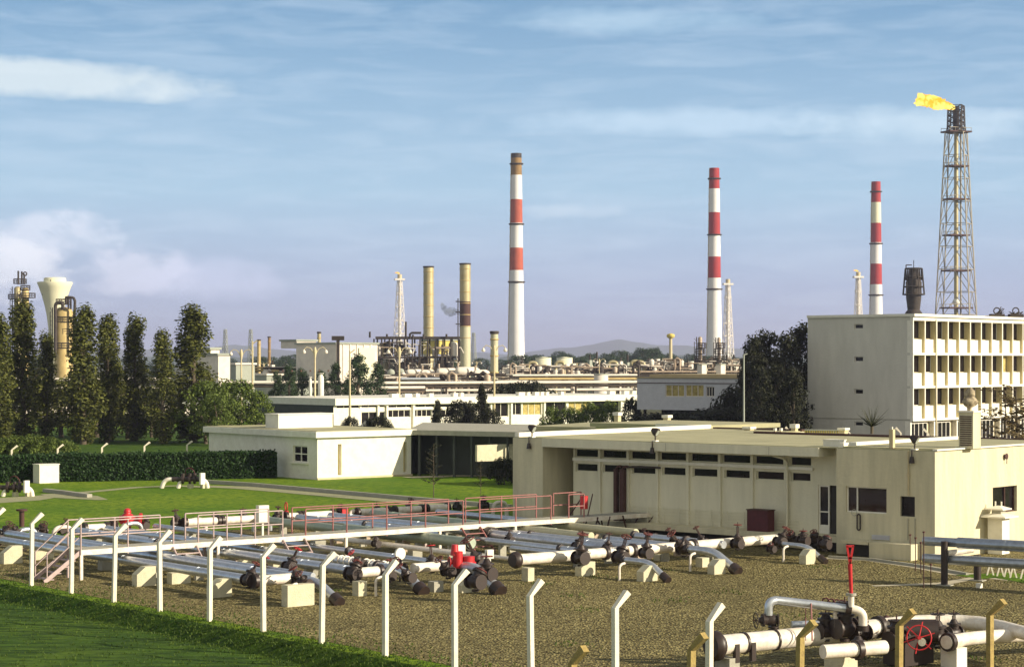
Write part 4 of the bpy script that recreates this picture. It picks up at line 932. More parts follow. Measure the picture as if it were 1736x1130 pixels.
# bypass pipe
pts = [q3(1303, 1042, 49.6)]+arc(q3(1303, 1030, 49.6), q3(1303, 1016, 49.6), q3(1318, 1017, 49.7))+[q3(1380, 1024, 49.7), q3(1438, 1031, 49.7)]
pipe_thing('bypass_pipe', 'silver bypass pipe arching over the black valves at the bottom right', 'bypass pipe', pts, .105, 'steel', (1.0,))
pts = [q3(1438, 1031, 49.7)]+arc(q3(1446, 1032, 49.7), q3(1462, 1034, 49.7), q3(1463, 1046, 49.7))+[q3(1463, 1064, 49.7)]
pipe_thing('bypass_elbow', 'white pipe elbow at the right end of the bypass pipe', 'pipe elbow', pts, .11, 'pipe_white', (0, 1.0))
c = q3(1443, 1028, 49.6); rt = thing('lever_post', c, 'tall bright red lever with slotted paddle top standing on a white stub', 'lever')
MB().tube([c, c+UP*.28], .075, 10).build('stub', 'pipe_white', rt); MB().tube([c+UP*.28, c+UP*.34], .13, 12).build('plate', 'concrete_grey', rt)
q = 49.6/F; zt = lambda py: Vector((c.x-.03, c.y, CH-(py-HY)*q))
MB().tube([c+UP*.34, zt(955)], [.045, .055], 8).build('shaft', 'red', rt)
m_ = MB(); m_.bar(zt(955)+V(-.0, 0, 0), zt(925)+V(-.075, 0, 0), .05, .05); m_.bar(zt(955), zt(925)+V(.075, 0, 0), .05, .05); m_.bar(zt(925)-V(.1, 0, 0), zt(925)+V(.1, 0, 0), .05); m_.bar(zt(945)-V(.04, 0, 0), zt(945)+V(.04, 0, 0), .05); m_.build('paddle', 'red', rt)
m_ = MB(); m_.tube([q3(1375, 1022, 49.6), q3(1377, 1085, 49.2)], .02, 6); m_.tube([q3(1366, 1030, 49.6), q3(1366, 1085, 49.4)], .013, 5); solo(m_, 'sensor_rods', 'rail_red', 'pair of thin rods hanging below the bypass pipe', 'rods')
MBs = MB().tube([q3(1417, 1034, 49.9), q3(1417, 1062, 49.9)], .06, 8); solo(MBs, 'stub_pipe', 'pipe_white', 'short upright white pipe under the right half of the bypass pipe', 'stub pipe')
a = q3(1342, 1058, 50.6); pipe_thing('blue_pipe', 'short silver pipe behind the thick white pipe', 'short pipe', [a, a+V(.7, .1, 0)], .09, 'steel')
m_ = MB()
for k in range(5): m_.ring(q3(1400+k*9, 1019+k*1.3, 50.4), (.2, 1, 0), .09, .018, 12, 4)
solo(m_, 'red_coil', 'dark_red', 'row of small red valve wheels behind the bypass pipe', 'wheels')
o = Vector((q3(1430, 1115, 49).x, 49.4, 0)); solo(MB().box(o, (.55, .6, .42), V2), 'pipe_support', 'concrete', 'concrete block under the valve group at the bottom edge', 'support block')
o = Vector((q3(1230, 1115, 49).x, 48.6, 0)); solo(MB().box(o, (.35, .5, .44), V2), 'pipe_support', 'concrete_grey', 'grey block under the left end of the thick main pipe', 'support block')
o = Vector((q3(1620, 1120, 49.7).x, 49.9, 0)); solo(MB().box(o, (.4, .5, .5), V2), 'pipe_support', 'white', 'white block under the lower right white pipe', 'support block')
for k, (px, py, lab) in enumerate(((1503, 1050, 'small brown ball stand behind the white main pipe'),)):
    c = q3(px, py, 53); rt = thing('ball_stand', (c.x, c.y, 0), lab, 'stand'); MB().tube([Vector((c.x, c.y, 0)), c], .02, 6).build('stem', 'brown', rt); MB().lathe(c, [(.02, -.13), (.1, -.08), (.12, 0), (.1, .08), (.02, .13)], 12).build('ball', 'brown', rt)

# ---------------------------------------------------------------- gatehouse
K0 = G(538, 813); GT = 3.08
R = thing('gatehouse', K0, 'small square white building with a sunlit front at the lawn edge', 'building')
pa = Plane(K0, A2, -V2); pv = Plane(K0, V2, -A2); GL, GW = 13.5, 7.45
m_ = MB(); hwin = pa.rect(497, 755, 521, 783); wall_open(m_, pa, 0, GL, 0, GT-.1, [hwin], .14)
sl = [pv.rect(573, 757, 579, 808), pv.rect(684, 753, 690, 808)]; sl = [(a, b, .25, 2.25) for a, b, c, d in sl]; wall_open(m_, pv, 0, GW, 0, GT-.1, sl, .3)
m_.quad(pv.at(GW, 0), pv.at(GW, 0, -GL), pv.at(GW, GT, -GL), pv.at(GW, GT)); m_.quad(pa.at(GL, 0), pa.at(GL, 0, -GW), pa.at(GL, GT, -GW), pa.at(GL, GT)); m_.build('wall', 'white', R)
for h in sl: g_ = MB(); g_.quad(*[pv.at(x, z, -.3) for x, z in ((h[0], h[2]), (h[1], h[2]), (h[1], h[3]), (h[0], h[3]))]); g_.build('niche', 'wood_yellow', R)
window(R, pa, hwin, 0, .1, .07, vs=(.5,), fm='white')
c = pa.at((hwin[0]+hwin[1])/2, (hwin[2]+hwin[3])/2-.03, -.08); MB().box(c, (hwin[1]-hwin[0], .06, .07), A2).build('window_bar', 'white', R)
c = pa.at((hwin[0]+hwin[1])/2, hwin[2]-.1, .06); MB().box(c, (hwin[1]-hwin[0]+.3, .16, .09), A2).build('window_sill', 'white', R)
m_ = MB(); m_.prism([K0-A2*.3-V2*.3, K0-A2*.3+V2*(GW+.25), K0+A2*(GL+.3)+V2*(GW+.25), K0+A2*(GL+.3)-V2*.3], GT-.38, GT); rf = m_.build('roof', 'white', R)
m_ = MB(); m_.prism([K0-A2*.1-V2*.1, K0-A2*.1+V2*(GW), K0+A2*(GL)+V2*(GW), K0+A2*GL-V2*.1], GT, GT+.04); m_.build('roof_cover', 'roof_felt', R)
MB().box(pv.at(GW+.45, GT-.3, -.3), (.4, .5, .1), V2).build('canopy_stub', 'white', R)
m_ = MB(); m_.box(pv.at(GW/2, 0, .06), (GW+.1, .1, .12), V2); m_.build('plinth', 'lamp_cream', R)
# penthouse with a row of round holes
c = P(472, 729, 134); c.z = GT+.04; pw = Plane(c, V2, -A2); wl = 4.35; R2 = MB(); R2.prism([c, c+V2*wl, c+V2*wl+A2*1.6, c+A2*1.6], GT+.04, 4.02); ph = R2.build('penthouse', 'white', R)
m_ = MB(); m_.prism([c-A2*.06-V2*.06, c+V2*(wl+.06)-A2*.06, c+V2*(wl+.06)+A2*1.66, c-V2*.06+A2*1.66], 4.02, 4.08); m_.build('coping', 'white', ph)
for k in range(6): q = pw.at(.35+k*.73, 3.83, 0); MB().tube([q, q+A2*-.02], .07, 10).build('vent_hole', 'brown', ph)
# parts behind on the same roof: low kerb line
MB().bar(P(370, 722, 139), P(466, 722, 139), .2, .12).build('roof_kerb', 'roof_felt', R)
# tyre like planter at its corner
o = G(518, 809); rt = thing('planter', o, 'small round pale planter with dark shrub at the corner of the gatehouse', 'planter'); MB().lathe(o, [(.2, 0), (.26, .2), (.2, .5), (.05, .55)], 12).build('pot', 'lamp_cream', rt)

# ---------------------------------------------------------------- open shelter, right of the gatehouse
O1 = G(900, 813); D1 = (G(690, 806)-O1).normalized(); N1 = Vector((D1.y, -D1.x, 0)); N1 = N1 if N1.y < 0 else -N1
p1 = Plane(O1, D1, N1); L1 = (G(700, 806)-O1).length; ZS = p1.z(780, 737)
R = thing('open_shelter', O1, 'long flat roofed open shelter in deep shade between gatehouse and cream building', 'shelter')
m_ = MB(); q0, q1 = p1.at(-.2, 0), p1.at(L1+.3, 0); m_.prism([q1, q0, q0+V(0, 16, 0), q1+V(.3, 16, 0)], ZS-.05, ZS+.27); m_.build('roof', 'concrete_grey', R)
m_ = MB(); m_.prism([q1+V(0, 3.2, 0), q0+V(0, 3.2, 0), q0+V(0, 3.5, 0), q1+V(0, 3.5, 0)], 0, ZS-.06); m_.prism([q1+V(.05, .3, 0), q1+V(.2, .3, 0), q1+V(.2, 3.1, 0), q1+V(.05, 3.1, 0)], 0, ZS-.06); m_.build('back_wall', 'shade_teal', R)  # back wall coloured dark to hold the shade under the roof
for k in range(7): MB().box(p1.at(.6+k*(L1-1)/6, 0, -.4), (.14, .14, ZS-.06), D1).build('post', 'shade_teal', R)
m_ = MB(); q_ = P(809, 782, 128.3); m_.prism([q_, q_+V2*3.2, q_+V2*3.2+A2*.2, q_+A2*.2], q_.z, q_.z+1.05); m_.build('stone_panel', 'concrete', R)
# ---------------------------------------------------------------- flat roofs behind the cream building
for (x0, y0, x1, y1, z, dep, lab, m) in ((905, 722, 1155, 726, 3.4, 9, 'flat low building behind the left part of the long roof', 'roof_felt'), (1010, 716, 1192, 721, 3.9, 7, 'second flat roofed low building with a white fascia end', 'roof_felt')):
    a, b = ray(x0, z, y0), ray(x1, z, y1); u_ = (b-a).normalized(); n_ = Vector((-u_.y, u_.x, 0)); n_ = n_ if n_.y > 0 else -n_
    R = thing('flat_building', (a.x, a.y, 0), lab, 'building', 'flat roofed buildings behind the long roof')
    MB().prism([a, b, b+n_*dep, a+n_*dep], 0, z-.25).build('wall', 'cream', R)
    e = .25; MB().prism([a-u_*e-n_*e, b+u_*e-n_*e, b+u_*e+n_*(dep+e), a-u_*e+n_*(dep+e)], z-.25, z).build('roof_slab', m, R)
    MB().prism([b-u_*3.3-n_*(e+.03), b+u_*(e+.02)-n_*(e+.03), b+u_*(e+.02)-n_*e, b-u_*3.3-n_*e], z-.26, z+.05).build('fascia', 'white', R)
for (px, py, Y, w, h, lab) in ((1047, 717, 128, .45, .7, 'small white roof vent left of two behind the long roof'), (1131, 719, 128, .5, .6, 'small white roof vent right of two behind the long roof'), (1270, 735, 99, .5, .35, 'small white roof vent before the dark trees'), (1347, 741, 98, .35, .65, 'upright white roof vent before the grey blank wall'), (1430, 737, 98, .45, .35, 'small white roof vent below the blank grey wall'), (1314, 741, 97, .12, .45, 'thin pale roof pipe, left of a pair'), (1324, 741, 97, .12, .45, 'thin pale roof pipe, right of a pair')):
    c = P(px, py, Y); rt = thing('roof_vent', c, lab, 'roof vent', 'small vents on the long roof'); MB().box(c, (w*.7, w*.7, h*.7), B2).build('shaft', 'lamp_cream', rt); MB().box(c+UP*h*.7, (w, w, h*.3), B2).build('cap', 'white', rt)
# striped fence strip behind
a, b = P(1253, 738, 112), P(1432, 741, 108); R = thing('slat_fence', (a.x, a.y, a.z-.5), 'low striped slat fence showing over the long roof', 'fence')
m_ = MB(); u_ = (b-a); n = 46
for k in range(n): m_.box(a+u_*k/n, (.07, .03, .38), u_)
m_.build('slats', 'wood_yellow', R); m_ = MB(); m_.bar(a+UP*.38, b+UP*.38, .08, .05); m_.bar(a, b, .08, .05); m_.build('rail', 'white', R)
for k in range(5): MB().box(a+u_*k/4-UP*(a.z), (.08, .08, a.z), u_).build('post', 'white', R)
# ---------------------------------------------------------------- office block
YO = 165.0; OC = P(1543, 612, YO); OC.z = 0; OL = 9.9; OR = 27.5
R = thing('office_block', OC, 'four storey office block with blank grey end wall and a sunlit grid of deep windows', 'building')
po = Plane(OC, B2, NA); pr = Plane(OC, C2, NB); OT = po.z(1543, 535.7)
m_ = MB(); hol = [po.rect(1448, y0, 1463, y1) for y0, y1 in ((549, 557.5), (604, 613), (659, 668), (714, 722))]
wall_open(m_, po, 0, OL, 0, OT, hol, .2); m_.quad(po.at(OL, 0), po.at(OL, 0, -OR), po.at(OL, OT, -OR), po.at(OL, OT)); m_.build('end_wall', 'grey_render', R)
for h in hol: window(R, po, h, 0, .15, .07, fm='grey_render')
MB().box(po.at(OL/2, 2.75, .02), (OL, .04, .06), B2).build('wall_joint', 'concrete_grey', R)
m_ = MB(); m_.prism([pr.at(-.0, 0, 0)-C2*.15+NB*.5, pr.at(OR, 0, .5), pr.at(OR, 0, -OL), pr.at(0, 0, -OL)-C2*.15], OT-.02, OT+.2); m_.build('roof', 'white', R)
BAY = 1.945; NBY = 14; FL = [2.75, 5.46, 8.2, OT-.35]
BK = -.30   # glazing plane behind the grid
m_ = MB(); m_.quad(pr.at(0, 0, BK-.1), pr.at(OR, 0, BK-.1), pr.at(OR, OT, BK-.1), pr.at(0, OT, BK-.1)); m_.build('inner_wall', 'lamp_cream', R)
m_ = MB(); m_.box(pr.at(OR/2, 0, .0+.05), (.001, .001, .001), C2)
m_ = MB(); m_.box(pr.at(OR/2, FL[3], 0), (OR, .56, .36), C2)
for z in FL[:3]: m_.box(pr.at(OR/2, z-.10, 0), (OR, .56, .2), C2)
m_.build('floor_slab', 'white', R)
for k in range(NBY+1):
    m_ = MB()
    for a, b in ((FL[0]+.1, FL[1]-.10), (FL[1]+.1, FL[2]-.10), (FL[2]+.1, FL[3])): m_.box(pr.at(k*BAY+.06, a, 0), (.13, .54, b-a), C2)
    if k: fp = MB(); [fp.box(pr.at(k*BAY-.018, a, -.01), (.02, .50, b-a), C2) for a, b in ((FL[0]+.1, FL[1]-.10), (FL[1]+.1, FL[2]-.10), (FL[2]+.1, FL[3]-.01))]; fp.build('fin_bounce_panel', 'fin_bounce', R)  # thin panels added on the fin sides, bounce light painted in
    if k % 2 == 0: m_.box(pr.at(k*BAY+.06, 0, -.2), (.2, .5, FL[0]-.1), C2)
    m_.build('fin', 'white', R)
for fi in range(3):
    za, zb = FL[fi]+.1, FL[fi+1]-(.10 if fi < 2 else 0)
    for k in range(NBY):
        a, b = k*BAY+.13, (k+1)*BAY-.01; zc = za+(zb-za)*.42
        m_ = MB(); m_.box(pr.at((a+b)/2, za, -.04), (b-a, .14, zc-za), C2); m_.build('spandrel', 'white', R)
        wmid = (a, b, zc, zb); w_ = window(R, pr, (a+.01, b-.01, zc+.02, zb-.02), BK+.16, .14, .05, vs=(.45,), fm='lamp_cream' if (k*7+fi*3) % 5 else 'white', gm='glass' if rnd.random() < .97 else 'curtain')
for k in range(0, NBY, 2):
    a, b = k*BAY+.2, (k+1.55)*BAY; window(R, pr, (a, b, .3, FL[0]-.25), BK+.3, .14, .06, vs=(.25, .5, .75), fm='white', gm='glass')
# flagpole and roof odds and ends
o = P(1587, 750, 158); o.z = 0; rt = thing('flag_pole', o, 'thin tall pole standing in front of the office windows', 'pole'); MB().tube([o, o+UP*(CH-(541-HY)*158/F)], [.07, .04], 8).build('shaft', 'lamp_cream', rt)
o = P(1261, 750, 160); o.z = 0; rt = thing('light_mast', o, 'slim grey mast in front of the dark trees beside the blue panel building', 'mast'); MB().tube([o, o+UP*(CH-(600-HY)*160/F)], [.09, .06], 8).build('shaft', 'far_grey', rt); MB().tube([o+UP*8.1, o+UP*8.1+V(.3, 0, .1)], .06, 6).build('lamp_head', 'far_grey', rt)
# ---------------------------------------------------------------- long white single storey building
WC = Vector((-19.4, 218, 0)); WT = 3.55; WL = 44.5
R = thing('white_building', WC, 'long bright white single storey building with ribbon windows behind the lamp posts', 'building')
pw = Plane(WC, V2, -A2)
hol = []; kinds = []
for x0, x1, y0, y1, k in ((571, 610, 686, 692, 0), (613, 653, 685, 690, 0), (613, 653, 698, 719, 0), (657, 738, 685, 690.5, 1), (657, 696, 694.5, 707, 2), (700, 732, 694, 706, 2), (742, 800, 684, 690, 0), (742, 800, 694, 706, 2), (804, 832, 683, 691, 0), (838, 862, 682, 706, 3), (866, 884, 682, 703, 3), (886, 918, 682, 703, 4), (922, 960, 681, 703, 3), (964, 1000, 680, 700, 4), (1004, 1050, 679, 700, 3)):
    hol.append(pw.rect(x0, y0, x1, y1)); kinds.append(k)
m_ = MB(); wall_open(m_, pw, 0, WL, 0, WT-.75, hol, .2); m_.build('front_wall', 'white', R)
for h, k in zip(hol, kinds): window(R, pw, h, 0, .15, .06, nv={0: 2, 1: 4, 2: 3, 3: 1, 4: 2}[k], fm='white', gm='curtain' if k == 4 else 'glass')
m_ = MB(); m_.quad(WC, WC+A2*16, WC+A2*16+UP*WT, WC+UP*WT); m_.build('side_wall', 'shade_teal', R)  # shaded side of the white building, shade painted into the wall colour
m_ = MB(); m_.prism([WC-A2*.5-V2*.1, WC-A2*.5+V2*(WL+.2), WC+A2*16+V2*(WL+.2), WC+A2*16-V2*.1], WT-.75, WT); m_.build('roof', 'white', R)
for px in (640, 655, 700, 738, 866, 922, 1000, 1052): MB().box(pw.at(pw.t(px), 0, .12), (.25, .2, WT-.75), V2).build('pillar', 'white', R)
for k, (px, w) in enumerate(((668, 1.0), (690, .95), (706, .5), (729, .55), (770, .6), (781, .4), (882, .9), (894, .4), (908, .6), (917, .4), (926, .4), (951, .4), (1036, .9), (1060, .8), (1073, .7))):
    t_ = pw.t(px, -2); c = pw.at(t_, WT, -2); rt = thing('roof_vent', c, 'small white roof box on the long white building, %s from the left' % ordn[k], 'roof vent', 'white boxes on the ribbon window building')
    MB().box(c, (w, .6, .35), V2).build('box', 'white', rt); MB().box(c+UP*.35, (w+.08, .68, .05), V2).build('lid', 'white', rt)
# the dark part left of it is the side wall above
# ---------------------------------------------------------------- blue panel building
q = P(1080, 612, 196); q.z = 0; e_ = P(1330, 612, 186); e_.z = 0; Du = (e_-q).normalized(); Nu = Vector((Du.y, -Du.x, 0)); pb = Plane(q, Du, Nu); LB = (e_-q).length; BT = 5.95; BB = 2.9
R = thing('panel_building', q, 'blue grey building with a raised upper floor and yellow curtained windows', 'building')
hb = [pb.rect(1128, 652, 1160, 672), pb.rect(1162, 652, 1193, 672), pb.rect(1197, 655, 1211, 672)]
m_ = MB(); wall_open(m_, pb, 0, LB, BB, BT, hb, .15); m_.quad(pb.at(0, BB), pb.at(0, BB, -9), pb.at(0, BT, -9), pb.at(0, BT)); m_.quad(pb.at(0, BB), pb.at(LB, BB), pb.at(LB, BB, -9), pb.at(0, BB, -9)); m_.build('wall', 'blue_panel', R)
for h, gm in zip(hb, ('curtain', 'curtain', 'glass')): window(R, pb, h, 0, .1, .07, nv=2, fm='far_white', gm=gm)
m_ = MB(); m_.prism([pb.at(-.1, 0, .1), pb.at(LB+.1, 0, .1), pb.at(LB+.1, 0, -9), pb.at(-.1, 0, -9)], BT, BT+.12); m_.build('roof', 'roof_tan', R)
m_ = MB(); m_.prism([pb.at(.8, 0, -1), pb.at(LB, 0, -1), pb.at(LB, 0, -9), pb.at(.8, 0, -9)], BT+.12, BT+.38); m_.build('roof_deck', 'roof_tan', R)
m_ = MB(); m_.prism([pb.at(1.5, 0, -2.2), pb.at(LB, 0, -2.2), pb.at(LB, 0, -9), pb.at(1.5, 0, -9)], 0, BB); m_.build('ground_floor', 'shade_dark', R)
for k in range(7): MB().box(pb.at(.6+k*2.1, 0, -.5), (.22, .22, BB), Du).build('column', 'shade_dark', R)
z_ = pb.z(1160, 654); MB().box(pb.at(LB/2, z_+.25, .04), (LB, .06, .06), Du).build('rail', 'brown', R)

# ---------------------------------------------------------------- vegetation
def leaves(mb, rn, c, rad, n, ls, shell=.55):
    for _ in range(n):
        d = Vector((rn.gauss(0, 1), rn.gauss(0, 1), rn.gauss(0, 1))).normalized(); r = shell+(1-shell)*rn.random()**.6
        p = c+Vector((d.x*rad[0], d.y*rad[1], d.z*rad[2]))*r
        nn = (d+Vector((rn.uniform(-.8, .8), rn.uniform(-.8, .8), rn.uniform(-.3, 1.0)))).normalized(); a = nn.orthogonal().normalized(); a = (a*cos(rn.random()*6)+nn.cross(a)*sin(rn.random()*6)).normalized(); b = nn.cross(a)
        s = ls*rn.uniform(.6, 1.3)
        mb.add([p-a*s*.5, p+b*s*.28+nn*s*.06, p+a*s*.5, p-b*s*.28+nn*s*.06], [(0, 1, 2, 3)])
def tree_proto(kind, seed):
    """returns (crown MB, trunk MB) at the origin"""
    rn = random.Random(seed); cr, tk = MB(), MB()
    if kind == 'poplar':
        H_ = 13.0; tk.tube([(0, 0, 0), (.05, 0, 3), (0, .05, 7), (0, 0, 12)], [.22, .17, .11, .03], 8)
        for k in range(95):
            f = (k+rn.random())/95; z = .55+f*(H_-.85); env = 1.45*min(1, (f+.06)/.22)**.7*(1-max(0, f-.45)/.55*.72)*(.85+.3*rn.random())
            a = rn.random()*2*pi; r = env*rn.uniform(.35, .85); c = Vector((cos(a)*r, sin(a)*r, z))
            leaves(cr, rn, c, (.55*rn.uniform(.8, 1.15), .55, .95*rn.uniform(.8, 1.2)), 84, .28, .3)
            if k % 5 == 0: tk.tube([(0, 0, max(.6, z-1.4)), c*.6+Vector((0, 0, z*.4-.3)), c], [.06, .04, .02], 5)
    elif kind == 'round':
        H_ = 7.5; tk.tube([(0, 0, 0), (.1, 0, 1.6), (0, .1, 3.5), (.1, 0, 5.5)], [.22, .17, .11, .04], 8)
        for k in range(62):
            a = rn.random()*2*pi; e = rn.uniform(-.75, 1); rr = sqrt(max(0, 1-e*e))*2.7*rn.uniform(.45, 1); c = Vector((cos(a)*rr, sin(a)*rr, 4.3+e*2.9))
            leaves(cr, rn, c, (.75, .75, .6), 60, .30, .4)
            if k % 4 == 0: tk.tube([(0, 0, 1.8+rn.random()*1.5), (c*.55)+Vector((0, 0, 1.6)), c], [.08, .05, .02], 5)
    elif kind == 'dense':
        H_ = 11; tk.tube([(0, 0, 0), (.1, 0, 4), (0, .1, 9)], [.28, .2, .05], 8)
        for k in range(110):
            f = (k+rn.random())/110; z = .8+f*9.8; env = 2.6*min(1, (f+.1)/.3)*(1-max(0, f-.5)/.5*.72)
            a = rn.random()*2*pi; r = env*rn.uniform(.3, 1.0); c = Vector((cos(a)*r, sin(a)*r, z)); leaves(cr, rn, c, (.7, .7, .65), 52, .32, .35)
            if k % 8 == 0: tk.tube([(0, 0, z*.7), c*.5+Vector((0, 0, z*.45)), c], [.08, .05, .02], 5)
    elif kind == 'cypress':
        tk.tube([(0, 0, 0), (0, 0, 3)], [.12, .03], 6)
        for k in range(60):
            f = (k+rn.random())/60; z = .15+f*4.0; env = 1.1*(1-f)**.8+.08; a = rn.random()*2*pi; r = env*rn.uniform(.2, .9); leaves(cr, rn, Vector((cos(a)*r, sin(a)*r, z)), (.3, .3, .38), 95, .18, .3)
    elif kind == 'bush':
        tk.tube([(0, 0, 0), (0, 0, .8)], [.08, .03], 6)
        for k in range(46):
            a = rn.random()*2*pi; e = rn.random(); rr = sqrt(1-e*e*.9)*1.7*rn.uniform(.3, 1); leaves(cr, rn, Vector((cos(a)*rr, sin(a)*rr, .3+e*1.5)), (.42, .42, .38), 75, .18, .3)
    elif kind == 'wispy':
        tk.tube([(0, 0, 0), (.03, 0, 1.5), (0, 0, 3.4)], [.045, .03, .008], 6)
        for k in range(34):
            z = .7+rn.random()*2.7; a = rn.random()*2*pi; l = rn.uniform(.3, 1.0)*(1.1-.25*z*.6); q_ = Vector((cos(a)*l, sin(a)*l, z+l*.35)); tk.tube([(0, 0, z), q_], [.012, .004], 4)
            for j in range(26):
                p = Vector((0, 0, z)).lerp(q_, rn.uniform(.25, 1.05)); leaves(cr, rn, p, (.08, .08, .08), 1, .09, .2)
    elif kind == 'agave':
        tk.tube([(0, 0, 0), (0, 0, .4)], .08, 6)
        for k in range(40):
            a = rn.random()*2*pi; e = rn.uniform(.1, 1.5); l = rn.uniform(.7, 1.4); d = Vector((cos(a)*cos(e), sin(a)*cos(e), sin(e))); s_ = d.orthogonal().normalized()*.04; cr.add([Vector((0, 0, .4))-s_, Vector((0, 0, .4))+s_, Vector((0, 0, .4))+d*l], [(0, 1, 2)])
    return cr, tk
PROTO = {}
def tree(kind, leaf, loc, sc_, rz, label, name='tree', cat='tree', group=None, seed=0):
    key = (kind, leaf, seed)
    if key not in PROTO:
        cr, tk = tree_proto(kind, hash(kind) % 1 + seed*17+3); root = thing(name, (0, 0, 0), label, cat, group)
        cr.build('crown', leaf, root); tk.build('trunk', 'bark', root); PROTO[key] = root; r = root; r.location = loc; r.rotation_euler = (0, 0, rz); r.scale = sc_ if isinstance(sc_, tuple) else (sc_,)*3
    else:
        r = dup(PROTO[key], loc, rz, sc_, label, group); r.name = name; r['category'] = cat
        if group is None and 'group' in r: del r['group']
    return r
def ptree(px, ptop, Y, kind, H0, leaf, label, wsc=1.0, **k):
    o = P(px, 612, Y); o.z = 0; h = CH-(ptop-HY)*Y/F; s_ = h/H0; o.z = -h*.12 if kind == 'round' and Y < 210 else 0; return tree(kind, leaf, o, (s_*wsc, s_*wsc, s_), rnd.random()*6, label, **k)
POP = ((-3, 528, 1.0, 'partly cut by the left edge of the picture'), (38, 508, 1.05, 'before the left refinery column'), (78, 563, .9, 'below the water tower'), (141, 517, 1.05, 'just right of the yellow column'), (183, 533, .95, 'fifth from the left, twin tipped'),
       (229, 534, .95, 'standing alone with a pointed tip, third from the right'), (276, 558, .9, 'shortest of the right three'), (327, 516, 1.25, 'tallest and broadest, at the right end of the row'))
for k, (px, y, wv, lab) in enumerate(POP):
    ptree(px, y, 182+(k*37 % 11), 'poplar', 13.2, 'leaf_poplar', 'dark columnar poplar '+lab, wv*1.38, name='poplar_tree', cat='poplar', group='row of poplars on the left', seed=k % 3)
for (px, y, Y, w_, lab) in ((15, 600, 196, 1.3, 'lower leafy tree filling the gap after the first poplar'), (105, 625, 200, 1.3, 'lower leafy tree between water tower and yellow column, under the poplars'), (165, 615, 200, 1.2, 'lower leafy tree between the fourth and fifth poplars'),
                       (215, 640, 195, 1.0, 'lower leafy tree left of the pointed poplar'), (258, 640, 200, 1.0, 'lower leafy tree right of the pointed poplar')):
    ptree(px, y, Y, 'round', 7.6, 'leaf_poplar', lab, w_*1.25, name='leafy_tree', group='leafy trees among the poplars', seed=1)
for (px, y, Y, w_, lab) in ((350, 632, 184, 1.1, 'light green round tree left of two beside the tallest poplar'), (392, 628, 186, 1.15, 'light green round tree in the middle left of the tall mast'), (428, 650, 186, 1.0, 'light green round tree behind the tall lamp mast'), (372, 655, 180, 1.0, 'light green round tree lowest in front of the others')):
    ptree(px, y, Y, 'round', 7.4, 'leaf_light', lab, w_, name='round_tree', group='light green trees right of the poplars', seed=2)
for k, (px, y, Y) in enumerate(((5, 742, 150), (28, 738, 150), (55, 736, 150), (80, 740, 150), (105, 745, 150))):
    ptree(px, y, Y, 'bush', 2.0, 'leaf_light', 'yellowish bush behind the hedge at far left, %s from the left' % ordn[k], 1.0, name='bush', cat='bush', group='yellowish bushes behind the hedge')
for (px, y, Y, wv, sd, lab) in ((1278, 566, 170, .8, 0, 'dark dense tree leftmost beside the slim mast'), (1300, 556, 176, 1.0, 1, 'dark dense tree with ragged top behind the long roof'), (1330, 560, 170, .95, 0, 'dark dense tree left of the one touching the grey wall'), (1358, 543, 176, .85, 1, 'tallest dark dense tree against the grey wall'), (1290, 620, 164, .9, 1, 'low dark dense tree in front beside the mast'), (1345, 620, 164, .9, 0, 'low dark dense tree in front of the grey wall corner'), (1316, 612, 165, .9, 1, 'low dark dense tree in the middle front'),(1262, 600, 180, .5, 0, 'slim dark tree just behind the mast'),
                            ):
    ptree(px, y, Y, 'dense', 11.2, 'leaf_dark', lab, wv, name='dense_tree', group='dark trees beside the grey wall', seed=sd)
for (px, y, Y, wv, lab) in ((490, 615, 262, .9, 'dark tree in front of the storage hall, left one'), (512, 622, 265, .9, 'dark tree in front of the storage hall, second'), (568, 612, 262, .7, 'dark tree right of the pair of white vessels'), (608, 598, 262, 1.1, 'broad dark tree before the white hall wall'), (640, 612, 265, .9, 'dark tree at the left of the pipe rack'), (590, 640, 258, 1.0, 'low dark tree behind the first window ribbon'), (545, 625, 268, .8, 'dark tree behind the pair of white vessels'), (470, 628, 265, .8, 'dark tree right of the light green trees')):
    ptree(px, y, Y, 'dense', 11.2, 'leaf_far', lab, wv*1.1, name='dense_tree', group='dark trees in front of the storage hall', seed=0)
for (px, y, Y, wv, lab) in ((862, 650, 250, 1.6, 'low dark tree behind the white roof, left'), (895, 646, 252, 1.5, 'low dark tree behind the white roof, right'), (700, 668, 245, 1.4, 'low dark tree mass under the rack left'), (740, 672, 245, 1.4, 'low dark tree mass under the rack centre'), (1000, 668, 255, 1.6, 'low dark tree mass before the blue panel building')):
    ptree(px, y, Y, 'bush', 2.0, 'leaf_dark', lab, wv*.6, name='bush', cat='bush', group='dark bushes behind the white building')
ptree(817, 654, 205, 'cypress', 4.25, 'leaf_dark', 'tall dark conical cypress in front of the white building', .9, name='cypress_tree', cat='cypress')
ptree(742, 680, 205, 'cypress', 4.25, 'leaf_dark', 'dark conical conifer with pale spike, left of the cypress', 1.1, name='cypress_tree', cat='conifer')
